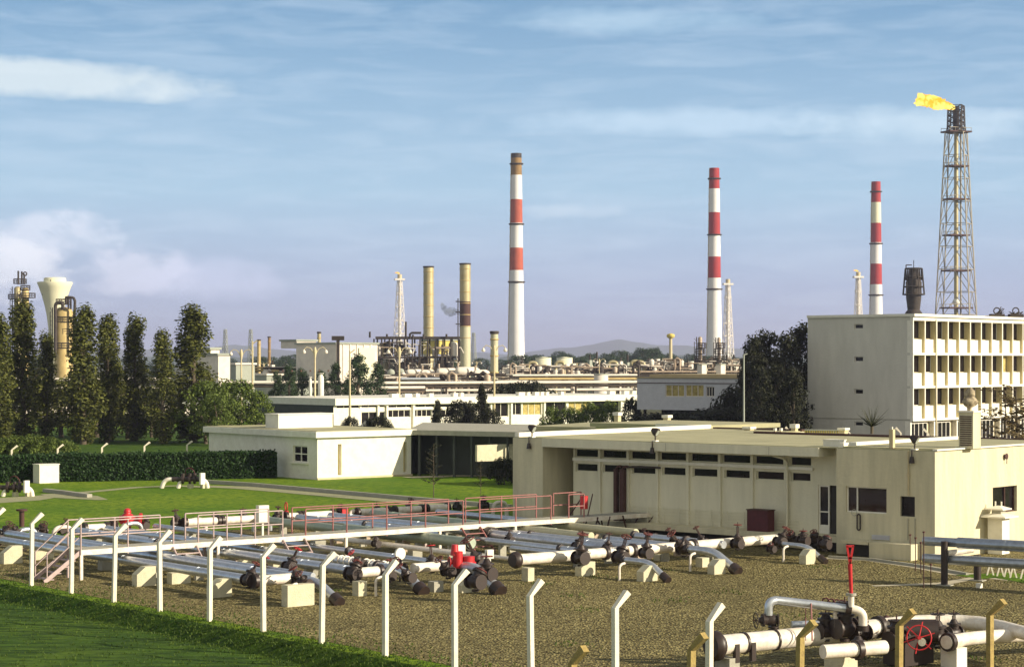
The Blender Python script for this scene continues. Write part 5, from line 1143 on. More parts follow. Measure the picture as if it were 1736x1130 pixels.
for (px, y, Y, w_, leaf, lab) in ((775, 678, 206, .52, 'leaf_dark', 'dark shrub between the two conifers'), (792, 680, 208, .48, 'leaf_dark', 'dark shrub left of the cypress'), (832, 692, 204, .6, 'leaf_dark', 'low dark shrub right of the cypress'), (642, 704, 200, .75, 'leaf_dark', 'spreading dark shrub right of the parked car'), (624, 708, 200, .4, 'leaf_dark', 'small dark shrub just behind the parked car'),
                            (595, 706, 200, .6, 'leaf_dark', 'small dark shrub at the foot of the left lamp post'), (933, 688, 205, .5, 'leaf_light', 'olive shrub left of three before the curtained windows'), (966, 690, 205, .75, 'leaf_light', 'olive shrub in the middle of the shrub border'), (1000, 682, 206, .65, 'leaf_light', 'olive shrub highest of the shrub border'), (1032, 679, 206, .55, 'leaf_light', 'olive shrub right end of the border'), (1068, 674, 200, .38, 'leaf_dark', 'dark shrub left of the blue panel building'),
                            (1105, 700, 180, 1.5, 'leaf_dark', 'dark shrub under the blue panel building, left'), (1165, 698, 178, 1.8, 'leaf_dark', 'dark shrub under the blue panel building, centre'), (1215, 692, 178, 1.8, 'leaf_dark', 'dark shrub under the blue panel building, right'), (1250, 655, 182, .6, 'leaf_dark', 'dark overhanging shrub before the right end of the blue panels'),(1240, 690, 172, 1.3, 'leaf_dark', 'dark shrub left of the slim mast')):
    ptree(px, y, Y, 'bush', 2.0, leaf, lab, w_, name='shrub', cat='shrub', group='shrubs among the low buildings', seed=0)
ptree(855, 775, 124, 'bush', 2.0, 'leaf_dark', 'dark shrub at the left end of the cream building', .8, name='shrub', cat='shrub')
o = P(1478, 735, 105); tree('agave', 'leaf_dark', o, 1.0, 0, 'spiky dark plant on the roof before the grey wall', name='spiky_plant', cat='plant')
ptree(1705, 668, 118, 'wispy', 3.6, 'leaf_red', 'reddish thin young tree left of the pair before the office', 1.7, name='young_tree', group='reddish young trees before the office', seed=5); ptree(1722, 645, 120, 'wispy', 3.6, 'leaf_red', 'reddish thin young tree at the right edge before the office', 1.9, name='young_tree', group='reddish young trees before the office', seed=5); ptree(1738, 660, 119, 'wispy', 3.6, 'leaf_red', 'reddish thin young tree cut by the right edge', 1.8, name='young_tree', group='reddish young trees before the office', seed=5)
def wt(px, pt, pbm, lab, s):
    b = G(px, pbm); h = (pbm-pt)*b.y/F; tree('wispy', 'leaf_dark', b, (h/3.5*.75, h/3.5*.75, h/3.5), 1, lab, name='young_tree', seed=s)
wt(735, 748, 845, 'thin wispy young tree on the lawn left of the cream building', 1); wt(815, 778, 838, 'smaller wispy young tree on the lawn near the cream building', 1)
# hedge
ha, hb_ = G(-70, 820), G(469, 810); u_ = (hb_-ha).normalized(); n_ = Vector((-u_.y, u_.x, 0)); Lh = (hb_-ha).length
hd_ = MB(); hd_.prism([ha+n_*.25, hb_+n_*.25-u_*.2, hb_+n_*1.0-u_*.2, ha+n_*1.0], 0, 1.52)
rn = random.Random(9)
for _ in range(21000):
    t_ = rn.random()*Lh; f = rn.random()
    if f < .62: p = ha+u_*t_+n_*(rn.gauss(.12, .06)+.14*noise.noise(Vector((t_*.7, 5, 0))))+UP*rn.random()*1.66
    else: p = ha+u_*t_+n_*rn.uniform(0, 1.2)+UP*(rn.gauss(1.64, .05)+.12*noise.noise(Vector((t_*.5, 0, 0)))+(.12 if rn.random() < .04 else 0))
    if rn.random() < .03: p = hb_+n_*rn.uniform(0, 1.2)+UP*rn.random()*1.66
    nn = Vector((rn.gauss(0, 1), rn.gauss(-.6, 1), rn.gauss(.3, 1))).normalized(); a = nn.orthogonal().normalized()*.075; b = nn.cross(a)
    hd_.add([p-a, p+b, p+a, p-b], [(0, 1, 2, 3)])
solo(hd_, 'hedge', 'leaf_hedge', 'long clipped dark green hedge along the back of the lawn', 'hedge', at=ha.copy())

# ---------------------------------------------------------------- small parked car behind the roofs
o = G(631, 726); o = P(631, 728, 206); o.z = 0; ud = V2; rt = thing('parked_car', o, 'small rounded pale car partly hidden by shrubs before the white building', 'car')
def section(prof, w):
    m = MB(); n = len(prof); L_ = [o+ud*x+UP*z-A2*w/2 for x, z in prof]; R_ = [o+ud*x+UP*z+A2*w/2 for x, z in prof]; m.add(L_+R_, [list(range(n)), list(range(n, 2*n))[::-1]]+[(i, (i+1) % n, n+(i+1) % n, n+i) for i in range(n)]); return m
section([(-2.0, .3), (-2.0, .6), (-1.5, .95), (-.9, 1.05), (-.45, 1.42), (.1, 1.55), (.7, 1.5), (1.2, 1.1), (1.8, .95), (2.0, .55), (2.0, .3)], 1.5).build('body', 'car_paint', rt)
section([(-.8, 1.04), (-.42, 1.36), (-.02, 1.46), (-.02, 1.04)], 1.52).build('window', 'glass', rt); section([(.06, 1.04), (.06, 1.46), (.62, 1.42), (1.0, 1.04)], 1.52).build('window', 'glass', rt)
for x in (-1.3, 1.3):
    for y in (-.72, .72): c = o+ud*x+A2*y+UP*.32; MB().tube([c-A2*.08, c+A2*.08], .32, 16).build('wheel', 'black', rt)
o = P(742, 725, 150); 
# ---------------------------------------------------------------- street lamps
def make_lamp(label):
    r = thing('street_lamp', (0, 0, 0), label, 'street lamp', 'double armed street lamps'); H_ = 9.0
    MB().tube([(0, 0, 0), (0, 0, 4), (0, 0, H_-.5)], [.13, .11, .08], 10).build('pole', 'lamp_cream', r)
    MB().tube([(0, 0, H_-1.2), (0, 0, H_-.5), (0, 0, H_)], [.10, .2, .1], 10).build('collar', 'lamp_cream', r)
    for s_ in (-1, 1):
        MB().tube([(0, 0, H_-.9), (s_*.45, 0, H_-.15), (s_*.9, 0, H_), (s_*1.2, 0, H_-.25)], .05, 6).build('arm', 'lamp_cream', r)
        MB().lathe((s_*1.22, 0, H_-.75), [(.03, 0), (.2, .08), (.22, .22), (.1, .42), (.03, .48)], 12).build('lamp_head', 'far_white', r)
    return r
LP = ((534, 588, 228, 'before the storage hall'), (677, 588, 228, 'before the process plant'), (838, 585, 232, 'left of the first striped chimney'), (409, 592, 238, 'above the light green trees, left of the tall mast'), (1016, 608, 380, 'before the far tanks in the middle'), (447, 616, 430, 'far away right of the tall mast'), (808, 612, 450, 'far away beside the brown banded stack'), (978, 622, 500, 'very far before the wooded hills'))
l0 = None
for k, (px, pt, Y, lab) in enumerate(LP):
    o = P(px, 612, Y); o.z = 0; h = CH-(pt-HY)*Y/F; s_ = h/9.0 if Y < 300 else max(h/9, .8); lb = 'cream two armed street lamp '+lab
    if l0 is None: l0 = make_lamp(lb); l0.location = o; l0.scale = (s_,)*3; l0.rotation_euler = (0, 0, .1)
    else: dup(l0, o, .1, s_, lb)
for (px, pt, pb_, Y, r, lab) in ((428, 578, 722, 205, .10, 'tall pale mast among the light green trees'), (593, 594, 715, 206, .10, 'plain lamp mast before the white building left end'), (698, 686, 722, 205, .05, 'thin short post before the window ribbon')):
    o = P(px, 612, Y); o.z = 0; rt = thing('mast', o, lab, 'mast'); h = CH-(pt-HY)*Y/F; MB().tube([o, o+UP*h], [r*1.3, r*.8], 8).build('shaft', 'lamp_cream', rt)
    if h > 6: MB().tube([o+UP*(h-.3), o+UP*h+V(.5, 0, .1)], .06, 6).build('lamp_head', 'lamp_cream', rt)
# ---------------------------------------------------------------- chimneys and stacks
def base(px, Y): o = P(px, HY, Y); o.z = 0; return o
def zz(py, Y): return CH-(py-HY)*Y/F
def chimney(px, Y, wt_, wb, bands, lab, ring_y, rc='chim_white'):
    o = base(px, Y); rt = thing('striped_chimney', o, lab, 'chimney', 'striped tall chimneys'); H_ = zz(bands[0][0], Y); q = Y/F
    rad = lambda z: q/2*(wb+(wt_-wb)*(z/H_)**.85)
    for (y0, y1, m, nm) in bands:
        z1, z0 = zz(y0, Y), zz(y1, Y) if y1 else 0
        n = max(2, int((z1-z0)/4)); prof = [(rad(z0+(z1-z0)*i/n), z0+(z1-z0)*i/n) for i in range(n+1)]; MB().lathe(o, prof, 28).build(nm, m, rt)
    for ry in ring_y:
        z = zz(ry, Y); MB().lathe(o, [(rad(z), z-.5), (rad(z)+.75, z-.2), (rad(z)+.75, z+.3), (rad(z), z+.35)], 24).build('gallery', 'far_dark', rt)
    m_ = MB(); x = Vector((-1, -.25, 0)).normalized(); m_.tube([o+x*(rad(0)+.15)+UP*4, o+x*(rad(H_*.5)+.15)+UP*H_*.5, o+x*(rad(H_)+.15)+UP*H_], .16, 5)
    for k in range(24): z = 4+k*(H_-6)/24; m_.box(o+x*(rad(z)+.25)+UP*z, (.5, .5, .25), x)
    m_.build('ladder', 'lamp_cream', rt); return rt
chimney(875.5, 900, 17.5, 29.5, [(260, 268, 'far_dark', 'rim'), (268, 297, 'chim_brown', 'band'), (297, 338, 'chim_white', 'band'), (338, 378, 'chim_faded', 'band'), (378, 420, 'chim_white', 'band'), (420, 458, 'chim_faded', 'band'), (458, None, 'chim_white', 'shaft')], 'tallest striped chimney with a brown sooty top, left of the three', (278, 380, 478))
chimney(1211, 967, 17, 28, [(285, 320, 'chim_red', 'band'), (320, 360, 'chim_white', 'band'), (360, 397, 'chim_red', 'band'), (397, 435, 'chim_white', 'band'), (435, 471, 'chim_red', 'band'), (471, None, 'chim_white', 'shaft')], 'red and white striped chimney in the middle of the three', (303, 398, 490))
chimney(1485, 1040, 15.5, 26, [(308, 343, 'chim_red', 'band'), (343, 378, 'tower_white', 'band'), (378, 411, 'chim_red', 'band'), (411, 447, 'chim_white', 'band'), (447, 482, 'chim_red', 'band'), (482, None, 'chim_white', 'shaft')], 'red and white striped chimney rising behind the office block', (325, 413, 500))
def stack(px, Y, w, top, lab, bands=((0, None, 'stack_tan'),), name='metal_stack', wb=None, seams=7):
    o = base(px, Y); rt = thing(name, o, lab, 'stack', None); q = Y/F; r = w*q/2; zt_ = zz(top, Y)
    ys = [top]+[b[1] for b in bands if b[1]]; prev = zt_
    for (_, yb, m) in bands:
        z0 = zz(yb, Y) if yb else 0; MB().lathe(o, [(r, z0), (r, prev)], 22).build('shaft', m, rt); prev = z0
    m_ = MB()
    for k in range(seams): z = zt_*(.35+.65*(k+.5)/seams); m_.lathe(o, [(r, z-.12), (r+.1, z-.1), (r+.1, z+.1), (r, z+.12)], 22)
    m_.build('seams', 'tan_steel', rt); MB().lathe(o, [(r, zt_-.5), (r+.12, zt_-.4), (r+.12, zt_), (r-.15, zt_+.02)], 22).build('rim', 'far_dark', rt); return rt
stack(726.5, 600, 17.5, 451, 'tan metal stack left of the two plain stacks'); s2 = stack(788.5, 600, 18.5, 446, 'tan metal stack with a dark brown band, right of the two', ((0, 511, 'stack_tan'), (0, 553, 'brown'), (0, None, 'pipe_cream')))
o = base(779, 600); m_ = MB(); m_.tube([Vector((o.x-.4, 598, zz(y, 600))) for y in (612, 506)], .18, 5)
for y in (512, 530, 550): m_.box(Vector((o.x-.3, 598.4, zz(y, 600))), (1.6, 1.4, .3))
m_.build('ladder', 'far_dark', s2).parent = s2
for ob in s2.children:
    if ob.name.startswith('ladder'): ob.data.transform(Matrix.Translation(-Vector(s2.location))) if False else None
stack(838, 330, 13, 561, 'plain pale stack directly behind the third street lamp', ((0, None, 'pipe_cream'),), seams=3)
stack(456.5, 700, 5, 570, 'thin tan stack left of the storage hall, right of two', ((0, None, 'chim_brown'),), seams=3); stack(439, 700, 6, 575, 'thin tan stack left of the storage hall, left of two', ((0, None, 'tan_steel'),), seams=3)
stack(541, 520, 6, 562, 'short stack rising behind the storage hall roof', ((0, None, 'stack_tan'),), seams=3)
# brown-green smoke puff: a small closed cloud
sm = bpy.data.materials.new('smoke'); sm.use_nodes = True; t = sm.node_tree; t.nodes.clear(); oo = t.nodes.new('ShaderNodeOutputMaterial'); vv = t.nodes.new('ShaderNodeVolumePrincipled'); vv.inputs['Color'].default_value = (.35, .38, .25, 1); vv.inputs['Density'].default_value = .45; t.links.new(vv.outputs[0], oo.inputs['Volume']); MATS['smoke'] = sm
rn = random.Random(4); m_ = MB()
for k, (px, py, r) in enumerate(((778, 529, .7), (774, 528, 1.0), (769, 528, 1.3), (764, 530, 1.3), (758, 528, 1.2), (753, 522, 1.1), (750, 517, .8), (763, 525, 1.0))):
    c = P(px, py, 600); m_.lathe(c-UP*r, [(.05, 0), (r*.6, r*.25), (r, r), (r*.7, r*1.6), (.05, r*2)], 10)
sp = solo(m_, 'smoke', 'smoke', 'small greenish smoke puff drifting left from the banded stack', 'smoke'); sp['kind'] = 'stuff'

# ---------------------------------------------------------------- lattice flare towers
def lattice(mb, o, w0, w1, z0, z1, n, r, rot=.5, kb=True):
    def cor(f, k): w = (w0+(w1-w0)*f)/2; a = rot+k*pi/2; return o+Vector((cos(a), sin(a), 0))*w*1.414+UP*(z0+(z1-z0)*f)
    for k in range(4): mb.bar(cor(0, k), cor(1, k), r*1.3)
    for i in range(n+1):
        f = i/n
        for k in range(4): mb.bar(cor(f, k), cor(f, (k+1) % 4), r*.8)
    for i in range(n):
        f, g_ = i/n, (i+1)/n
        for k in range(4):
            a, b, c, d = cor(f, k), cor(f, (k+1) % 4), cor(g_, k), cor(g_, (k+1) % 4)
            if kb: m = (c+d)/2; mb.bar(a, m, r*.8); mb.bar(b, m, r*.8)
            else: mb.bar(a, d, r*.8); mb.bar(b, c, r*.8)
def flame(o, pts, lab, par=None):
    m_ = MB(); m_.tube([p for p, r in pts], [r for p, r in pts], 12); return m_
Y = 700; q = Y/F; o = base(1621, Y); FT = thing('flare_tower', o, 'tall steel lattice flare tower burning at its top behind the office', 'flare tower')
zT = zz(225, Y); zB = 0; wB = 84*q; wT = 38*q
m_ = MB(); lattice(m_, o, wB*.8, wT*.8, 0, zT, 11, .26, .35); m_.build('frame', 'lattice', FT)
for y, w in ((225, 54), (283, 44), (339, 46), (400, 48), (460, 52), (523, 58)):
    z = zz(y, Y); m_ = MB(); m_.box(o+UP*z, (w*q*.8, w*q*.55, .5), V(1, .36, 0)); pl_ = m_.build('platform', 'brown', FT)
    m_ = MB()
    for s_ in (-1, 1):
        u2 = V(1, .36, 0).normalized(); w2 = UP.cross(u2); c = o+UP*(z+1.6)+w2*s_*w*q*.26; m_.bar(c-u2*w*q*.38, c+u2*w*q*.38, .16)
        for k in range(5): m_.bar(c+u2*w*q*(-.38+.19*k)-UP*1.3, c+u2*w*q*(-.38+.19*k), .13)
    m_.build('guard_rail', 'lattice', FT)
m_ = MB(); m_.tube([o, o+UP*zz(182, Y)], .75, 10); m_.build('riser', 'stack_tan', FT); MB().tube([o+V(1.6, 0, 0), o+V(1.6, 0, zz(190, Y))], .3, 8).build('riser', 'lattice', FT)
m_ = MB(); zc = zz(179, Y); lattice(m_, o, 5.2, 4.6, zT, zc, 5, .26, .35, False); m_.build('top_frame', 'far_dark', FT)
MB().tube([o+UP*(zT), o+UP*(zc-.2)], 1.15, 12).build('burner', 'far_dark', FT)
MB().lathe(o+UP*zz(518, Y), [(.1, 0), (1.1, .5), (1.3, 1.4), (.9, 2.3), (.1, 2.7)], 12).build('drum', 'white', FT)
fl = [(P(1618, 184, Y-1), .5), (P(1612, 182, Y-1), .9), (P(1604, 180, Y-1), 1.2), (P(1596, 178, Y-1), 1.7), (P(1588, 174, Y-1), 2.1), (P(1580, 172, Y-1), 2.3), (P(1573, 175, Y-1), 1.5), (P(1565, 173, Y-1), 1.5), (P(1558, 168, Y-1), 1.9), (P(1553, 166, Y-1), .6)]
m_ = MB(); rn = random.Random(77); pf_, rf_ = [], []
for (p, r), (p2, r2) in zip(fl, fl[1:]):
    for k in range(4): pf_.append(p.lerp(p2, k/4)+V(0, 0, rn.uniform(-.35, .35))); rf_.append((r+(r2-r)*k/4)*rn.uniform(.75, 1.15))
m_.tube(pf_, rf_, 14)
for k in range(12):
    p, r = rn.choice(fl[3:9]); q_ = p+V(rn.uniform(-1, 1), 0, rn.choice((-1, 1))*r*.6); m_.tube([q_, q_+V(-1.2, 0, rn.uniform(.2, 1.0)), q_+V(-1.9-rn.random(), 0, rn.uniform(.3, 1.8))], [.8, .5, .08], 7)
m_.tube([P(1590, 174, Y-1), P(1584, 168, Y-1), P(1580, 163, Y-1)], [1.6, 1.5, .3], 10); m_.tube([P(1566, 171, Y-1), P(1560, 164, Y-1), P(1556, 160, Y-1)], [1.8, 1.6, .3], 10); m_.tube([P(1575, 172, Y-1), P(1570, 165, Y-1), P(1571, 161, Y-1)], [1.4, 1.1, .2], 10)
m_.tube([P(1560, 174, Y-1), P(1556, 179, Y-1), P(1553, 180, Y-1)], [1.5, 1.0, .2], 10)
for v in m_.v:
    v += noise.noise_vector(v*.45)*.9+noise.noise_vector(v*1.3)*.4
solo(m_, 'flame', 'flame', 'bright yellow flame streaming left from the flare tower top', 'flame')
def small_flare(px, Y, top, bot_w, lab, fl_=True):
    o = base(px, Y); q = Y/F; rt = thing('flare_mast', o, lab, 'flare tower', 'white lattice flare masts'); H_ = zz(top+10, Y)
    m_ = MB(); lattice(m_, o, bot_w*q*1.25*.75, 8*q*.75, 0, H_, 11, .19, .3, False); m_.build('frame', 'lattice_white', rt)
    MB().tube([o, o+UP*zz(top, Y)], .75, 8).build('riser', 'lattice_white', rt)
    MB().box(o+UP*H_, (17*q, 9*q, .9), V(1, .2, 0)).build('platform', 'lattice_white', rt)
    for k in range(1, 5): MB().box(o+UP*H_*(1-k*.14), (13*q, 3*q, .5), V(1, .2, 0)).build('platform', 'lattice_white', rt)
    z = zz(top, Y); MB().tube([o+UP*(z-2.2), o+UP*z], 1.1, 10).build('tip', 'lamp_cream', rt)
    if fl_: solo(MB().tube([o+UP*(z+.4), o+UP*(z+.8)-V(1, 0, 0), o+UP*(z+.9)-V(2.4, 0, 0)], [.35, .45, .1], 8), 'flame', 'flame', 'tiny flame on the '+lab, 'flame')
small_flare(677.5, 1000, 465, 22, 'white lattice flare mast left of the plain stacks'); small_flare(1234, 1000, 473, 20, 'white lattice flare mast behind the middle striped chimney', False); small_flare(1455, 1000, 461, 20, 'white lattice flare mast left of the right striped chimney')
o = base(1137, 600); rt = thing('burner_post', o, 'far yellow topped burner post before the wooded hills', 'post'); MB().tube([o, o+UP*zz(574, 600)], [.6, .45], 8).build('shaft', 'lamp_cream', rt); MB().lathe(o+UP*zz(574, 600), [(.4, 0), (1.2, .5), (1.2, 1.3), (.3, 1.6)], 10).build('head', 'wood_yellow', rt)
# black caged burner right of the third chimney
Y = 420; q = Y/F; o = base(1549, Y); rt = thing('caged_tower', o, 'black caged burner tower between the right chimney and the flare tower', 'tower')
MB().lathe(o, [(1.3, 0), (1.3, zz(525, Y)), (1.6, zz(505, Y)), (1.7, zz(478, Y)), (.8, zz(470, Y)), (.8, zz(455, Y))], 16).build('vessel', 'far_dark', rt)
m_ = MB()
for k in range(10):
    a = k*2*pi/10; d = Vector((cos(a), sin(a), 0)); m_.bar(o+d*17*q*1.1+UP*zz(500, Y), o+d*14*q*1.05+UP*zz(455, Y), .16); m_.bar(o+d*14*q+UP*zz(455, Y), o+d*14*q+UP*zz(475, Y), .2)
for y, r in ((455, 14), (470, 15), (486, 16.5), (499, 18)): m_.ring(o+UP*zz(y, Y), UP, r*q, .14, 20, 4)
m_.bar(o+V(-1.6, 0, zz(455, Y)), o+V(-1.6, 0, zz(449, Y)), .2); m_.bar(o+V(0, 0, zz(455, Y)), o+V(0, 0, zz(441, Y)), .14); m_.bar(o+V(-1.6, 0, zz(449, Y)), o+V(-.4, 0, zz(449, Y)), .2); m_.build('cage', 'far_dark', rt)
MB().lathe(o+UP*zz(533, Y), [(1.9, -1.5), (1.9, .2), (1.3, 1)], 14).build('skirt', 'far_dark', rt)

# ---------------------------------------------------------------- water tower and refinery columns at left
Y = 560; q = Y/F; o = base(93, Y); rt = thing('water_tower', o, 'pale concrete water tower flaring to a wide bowl behind the poplars', 'water tower')
pr_ = [(9.5, 750), (9.5, 640), (9.7, 590), (10.5, 560), (13.5, 535), (17, 518), (22, 500), (26.5, 487), (29.5, 480), (29, 478)]
MB().lathe(o, [(r*q*1.0, max(0, zz(y, Y))) for r, y in pr_], 36).build('shell', 'tower_white', rt)
MB().lathe(o, [(18.5*q, zz(479, Y)), (18.5*q, zz(471.5, Y)), (16*q, zz(470.5, Y)), (1, zz(470, Y))], 30).build('cap', 'tower_white', rt)
for px, py in ((91, 476), (98, 498), (75, 499)):
    c = P(px, py, Y); d = (c-Vector((o.x, o.y, c.z))); c2_ = Vector((c.x, o.y-(19 if py < 480 else 22)*q*.97*sqrt(max(.05, 1-((px-93)/22)**2)), c.z)); MB().tube([c2_, c2_+V(0, .6, 0)], .3, 8).build('porthole', 'far_dark', rt)
def column(px, Y, w, top, m, lab, rails=(), pipes=True, dome=True):
    o = base(px, Y); q = Y/F; r = w*q/2; zt_ = zz(top, Y); rt = thing('refinery_column', o, lab, 'column', 'refinery columns')
    MB().lathe(o, [(r, 0), (r, zt_-r*.5), (r*.85, zt_-r*.2), (r*.5, zt_), (.1, zt_+.1)], 22).build('vessel', m, rt)
    for (y, w2, s_) in rails:
        z = zz(y, Y); c = o+UP*z+V(s_*q, 0, 0); m_ = MB(); m_.lathe(c, [(w2*q/2*.6, 0), (w2*q/2, 0), (w2*q/2, .18), (w2*q/2*.6, .18)], 16); m_.ring(c+UP*1.1, UP, w2*q/2, .10, 16, 4); m_.ring(c+UP*.6, UP, w2*q/2, .07, 16, 4)
        for k in range(8): d = Vector((cos(k*pi/4), sin(k*pi/4), 0))*w2*q/2; m_.bar(c+d, c+d+UP*1.1, .12)
        m_.build('platform', 'far_dark', rt)
    m_ = MB(); x = r+.35; m_.tube([o+V(-x, -.4, 2), o+V(-x, -.4, zt_)], .12, 5); m_.tube([o+V(-x-.5, -.4, 2), o+V(-x-.5, -.4, zt_-1)], .08, 5)
    for k in range(int(zt_)): m_.bar(o+V(-x-.5, -.4, 2+k*.95) if 2+k*.95 < zt_ else o+V(-x-.5, -.4, zt_-1), o+V(-x, -.4, min(zt_-1, 2+k*.95)), .07)
    m_.build('ladder', 'far_dark', rt); return rt, o, q
rt, o, q = column(43, 470, 12, 488, 'tan_steel', 'yellow tan refinery column at the far left, right one of the pair', ((492, 16, 0), (505, 26, 4)), True)
rt, o, q = column(30, 474, 12, 486, 'stack_tan', 'greenish tan refinery column at the far left, left one of the pair', ((481, 22, 4), (507, 24, -4)))
m_ = MB()
for px, y0, y1 in ((31, 482, 459), (37, 482, 460), (41, 482, 464)): m_.tube([P(px, y0, 470), P(px, y1, 470)], .22, 6)
m_.ring(P(41, 464, 470)+V(.2, 0, 0), (0, 1, 0), .4, .16, 10, 5); m_.build('overhead_pipe', 'far_dark', rt)
Y = 430; rt, o, q = column(108, Y, 31, 521, 'tan_steel', 'broad yellow column with black overhead pipes in front of the water tower', ((516, 26, 0), (546, 34, 2), (566, 30, 2), (590, 34, 0)))
m_ = MB(); pp = lambda px, py: P(px, py, Y-2)
m_.tube([pp(94, 600), pp(94, 520)]+arc(pp(94, 518), pp(95, 512), pp(103, 512))+[pp(106, 514), pp(107, 524)], .38, 8); m_.tube([pp(112, 516), pp(112, 506)]+arc(pp(112, 504), pp(118, 503), pp(125, 505))+arc(pp(127, 510), pp(127, 520), pp(126, 530))+[pp(125, 600)], .30, 8)
m_.tube([pp(116, 524), pp(116, 504)], .2, 6); m_.tube([pp(120, 524), pp(120, 508)], .2, 6); m_.build('overhead_pipe', 'far_dark', rt)
# slim lattice pylons
for (px, pt, lab) in ((382, 558, 'faint lattice pylon left of two beyond the round trees'), (425, 558, 'faint lattice pylon right of two beyond the round trees'), (803, 564, 'faint lattice pylon right of the banded stack')):
    Y = 1100; o = base(px, Y); rt = thing('pylon', o, lab, 'pylon', 'faint far pylons'); m_ = MB(); lattice(m_, o, 3.2, 1.2, 0, zz(pt, Y), 9, .15, .4, False); m_.build('frame', 'far_grey', rt)

# ---------------------------------------------------------------- process plant
def pbox(x0, y0, x1, y1, Y, dep, m, name, lab, cat='building', roof=None, z0=None, face=None):
    """box whose sunlit face spans the pixels; grid aligned so a shaded left flank shows"""
    a = P(x0, y1, Y); a.z = 0 if z0 is None else zz(y1, Y); k = (x1-CX)/F; s_ = (a.y*k-a.x)/(V2.x-V2.y*k)
    zt_ = zz(y0, Y); rt = thing(name, (a.x, a.y, a.z), lab, cat)
    MB().prism([a, a+V2*s_, a+V2*s_+A2*dep, a+A2*dep], a.z, zt_).build('wall', m, rt); e = .25
    MB().prism([a-V2*e-A2*e, a+V2*(s_+e)-A2*e, a+V2*(s_+e)+A2*(dep+e), a-V2*e+A2*(dep+e)], zt_, zt_+.3).build('roof', roof or 'far_grey', rt); return rt, a, s_, zt_
Y = 330
rt, a, s_, zt_ = pbox(570, 583, 640, 650, Y, 12, 'far_white', 'storage_hall', 'large pale storage hall with a sunlit end and shaded grey long flank'); 
for k in range(1, 6): MB().box(a+V2*s_*k/6-A2*.06, (.25, .1, zt_), V2).build('rib', 'far_white', rt)
MB().box(a+V2*s_*.72-A2*.2+UP*(zt_-6), (3.2, .2, 5.4), V2).build('sheet_panel', 'tower_white', rt)
for k in range(8): MB().box(a+A2*(1+k*1.4)-V2*.05+UP*(zt_-7.2), (.8, .1, 1.4), A2).build('window', 'glass_teal', rt)
rt, a, s_, zt_ = pbox(503, 578, 536, 590, 345, 5, 'far_white', 'roof_house', 'small white housing on the storage hall roof, left part', z0=1)
o = base(573, 325); rt = thing('T_mast', o, 'dark T shaped gantry mast above the storage hall', 'mast'); rt.name = 'gantry_mast'; MB().bar(o, o+UP*zz(573, 325), .5).build('mast', 'far_dark', rt); MB().bar(o+V(-1, 0, zz(573, 325)), o+V(1, 0, zz(573, 325)), .7).build('head', 'far_dark', rt)
pbox(357, 592, 372, 640, 300, 6, 'far_white', 'white_block', 'white block with stepped top right of the tallest poplar, left part'); pbox(370, 602, 390, 640, 298, 6, 'far_white', 'white_block', 'white block with stepped top right of the tallest poplar, right part')
pbox(400, 618, 432, 650, 320, 8, 'far_grey', 'plant_building', 'grey plant building behind the round trees', roof='far_white'); pbox(452, 636, 478, 655, 330, 8, 'far_grey', 'plant_building', 'low grey plant building right of the round trees', roof='far_white')
pbox(500, 655, 530, 690, 300, 8, 'far_grey', 'plant_building', 'grey plant building behind the dark storage hall trees', roof='far_white')
pbox(-60, 690, 350, 742, 262, 10, 'far_white', 'pale_building', 'long low pale building glimpsed between the poplars', roof='far_grey')
rt, a, s_, zt_ = pbox(745, 577, 779, 600, 520, 8, 'wood_yellow', 'yellow_house', 'bright yellow sheet metal housing in the process plant', z0=1)
# white vertical vessel pair
for (px, pt, pb_, w, lab) in ((526, 640, 675, 5, 'slim white vessel left of a lamp post'), (544, 634, 675, 10, 'broad white vessel right of a lamp post')):
    Y = 240; o = base(px, Y); rt = thing('white_vessel', o, lab, 'vessel', 'pair of white upright vessels'); q = Y/F; z = zz(pt+6, Y); MB().lathe(o, [(w*q/2, 0), (w*q/2, z), (w*q*.35, z+.3), (.08, z+.4)], 16).build('shell', 'white', rt); MB().tube([o+UP*z, o+UP*zz(pt, Y)], .1, 6).build('nozzle', 'far_steel', rt); MB().ring(o+UP*(z+.5), UP, w*q*.5, .04, 12, 4).build('rail', 'white', rt)
# pipe racks: each rack is one thing with its pipes and legs
def rack(x0, y0, x1, y1, Y0, Y1, n, sp, leg, lab, m='far_white', r=.22, zoff=.55):
    a, b = P(x0, y0, Y0), P(x1, y1, Y1); b.z = a.z; rt = thing('pipe_rack', (a.x, a.y, 0), lab, 'pipe rack', 'pipe racks of the plant'); u_ = (b-a).normalized(); L_ = (b-a).length
    for k in range(n): p = a-UP*k*zoff+V(0, sp*k, 0); MB().tube([p, p+u_*L_], r*(1 if k % 2 == 0 else .7), 8).build('pipe', m if k % 2 == 0 else 'far_steel', rt)
    c = int(L_/leg)+1
    for k in range(c): p = a+u_*L_*k/max(1, c-1); MB().bar(Vector((p.x, p.y+.4, 0)), Vector((p.x, p.y+.4, p.z-.1)), .3).build('leg', 'far_dark', rt)
    m_ = MB(); m_.bar(a+V(0, .4, -.4), b+V(0, .4, -.4), .35, .3); m_.build('beam', 'far_dark', rt); return rt
rack(642, 649, 1082, 645, 285, 300, 3, .5, 9, 'long pale pipe rack running behind the white ribbon window building'); rack(645, 657, 720, 656, 283, 286, 2, .4, 6, 'short lower pipe rack left end behind the white building')
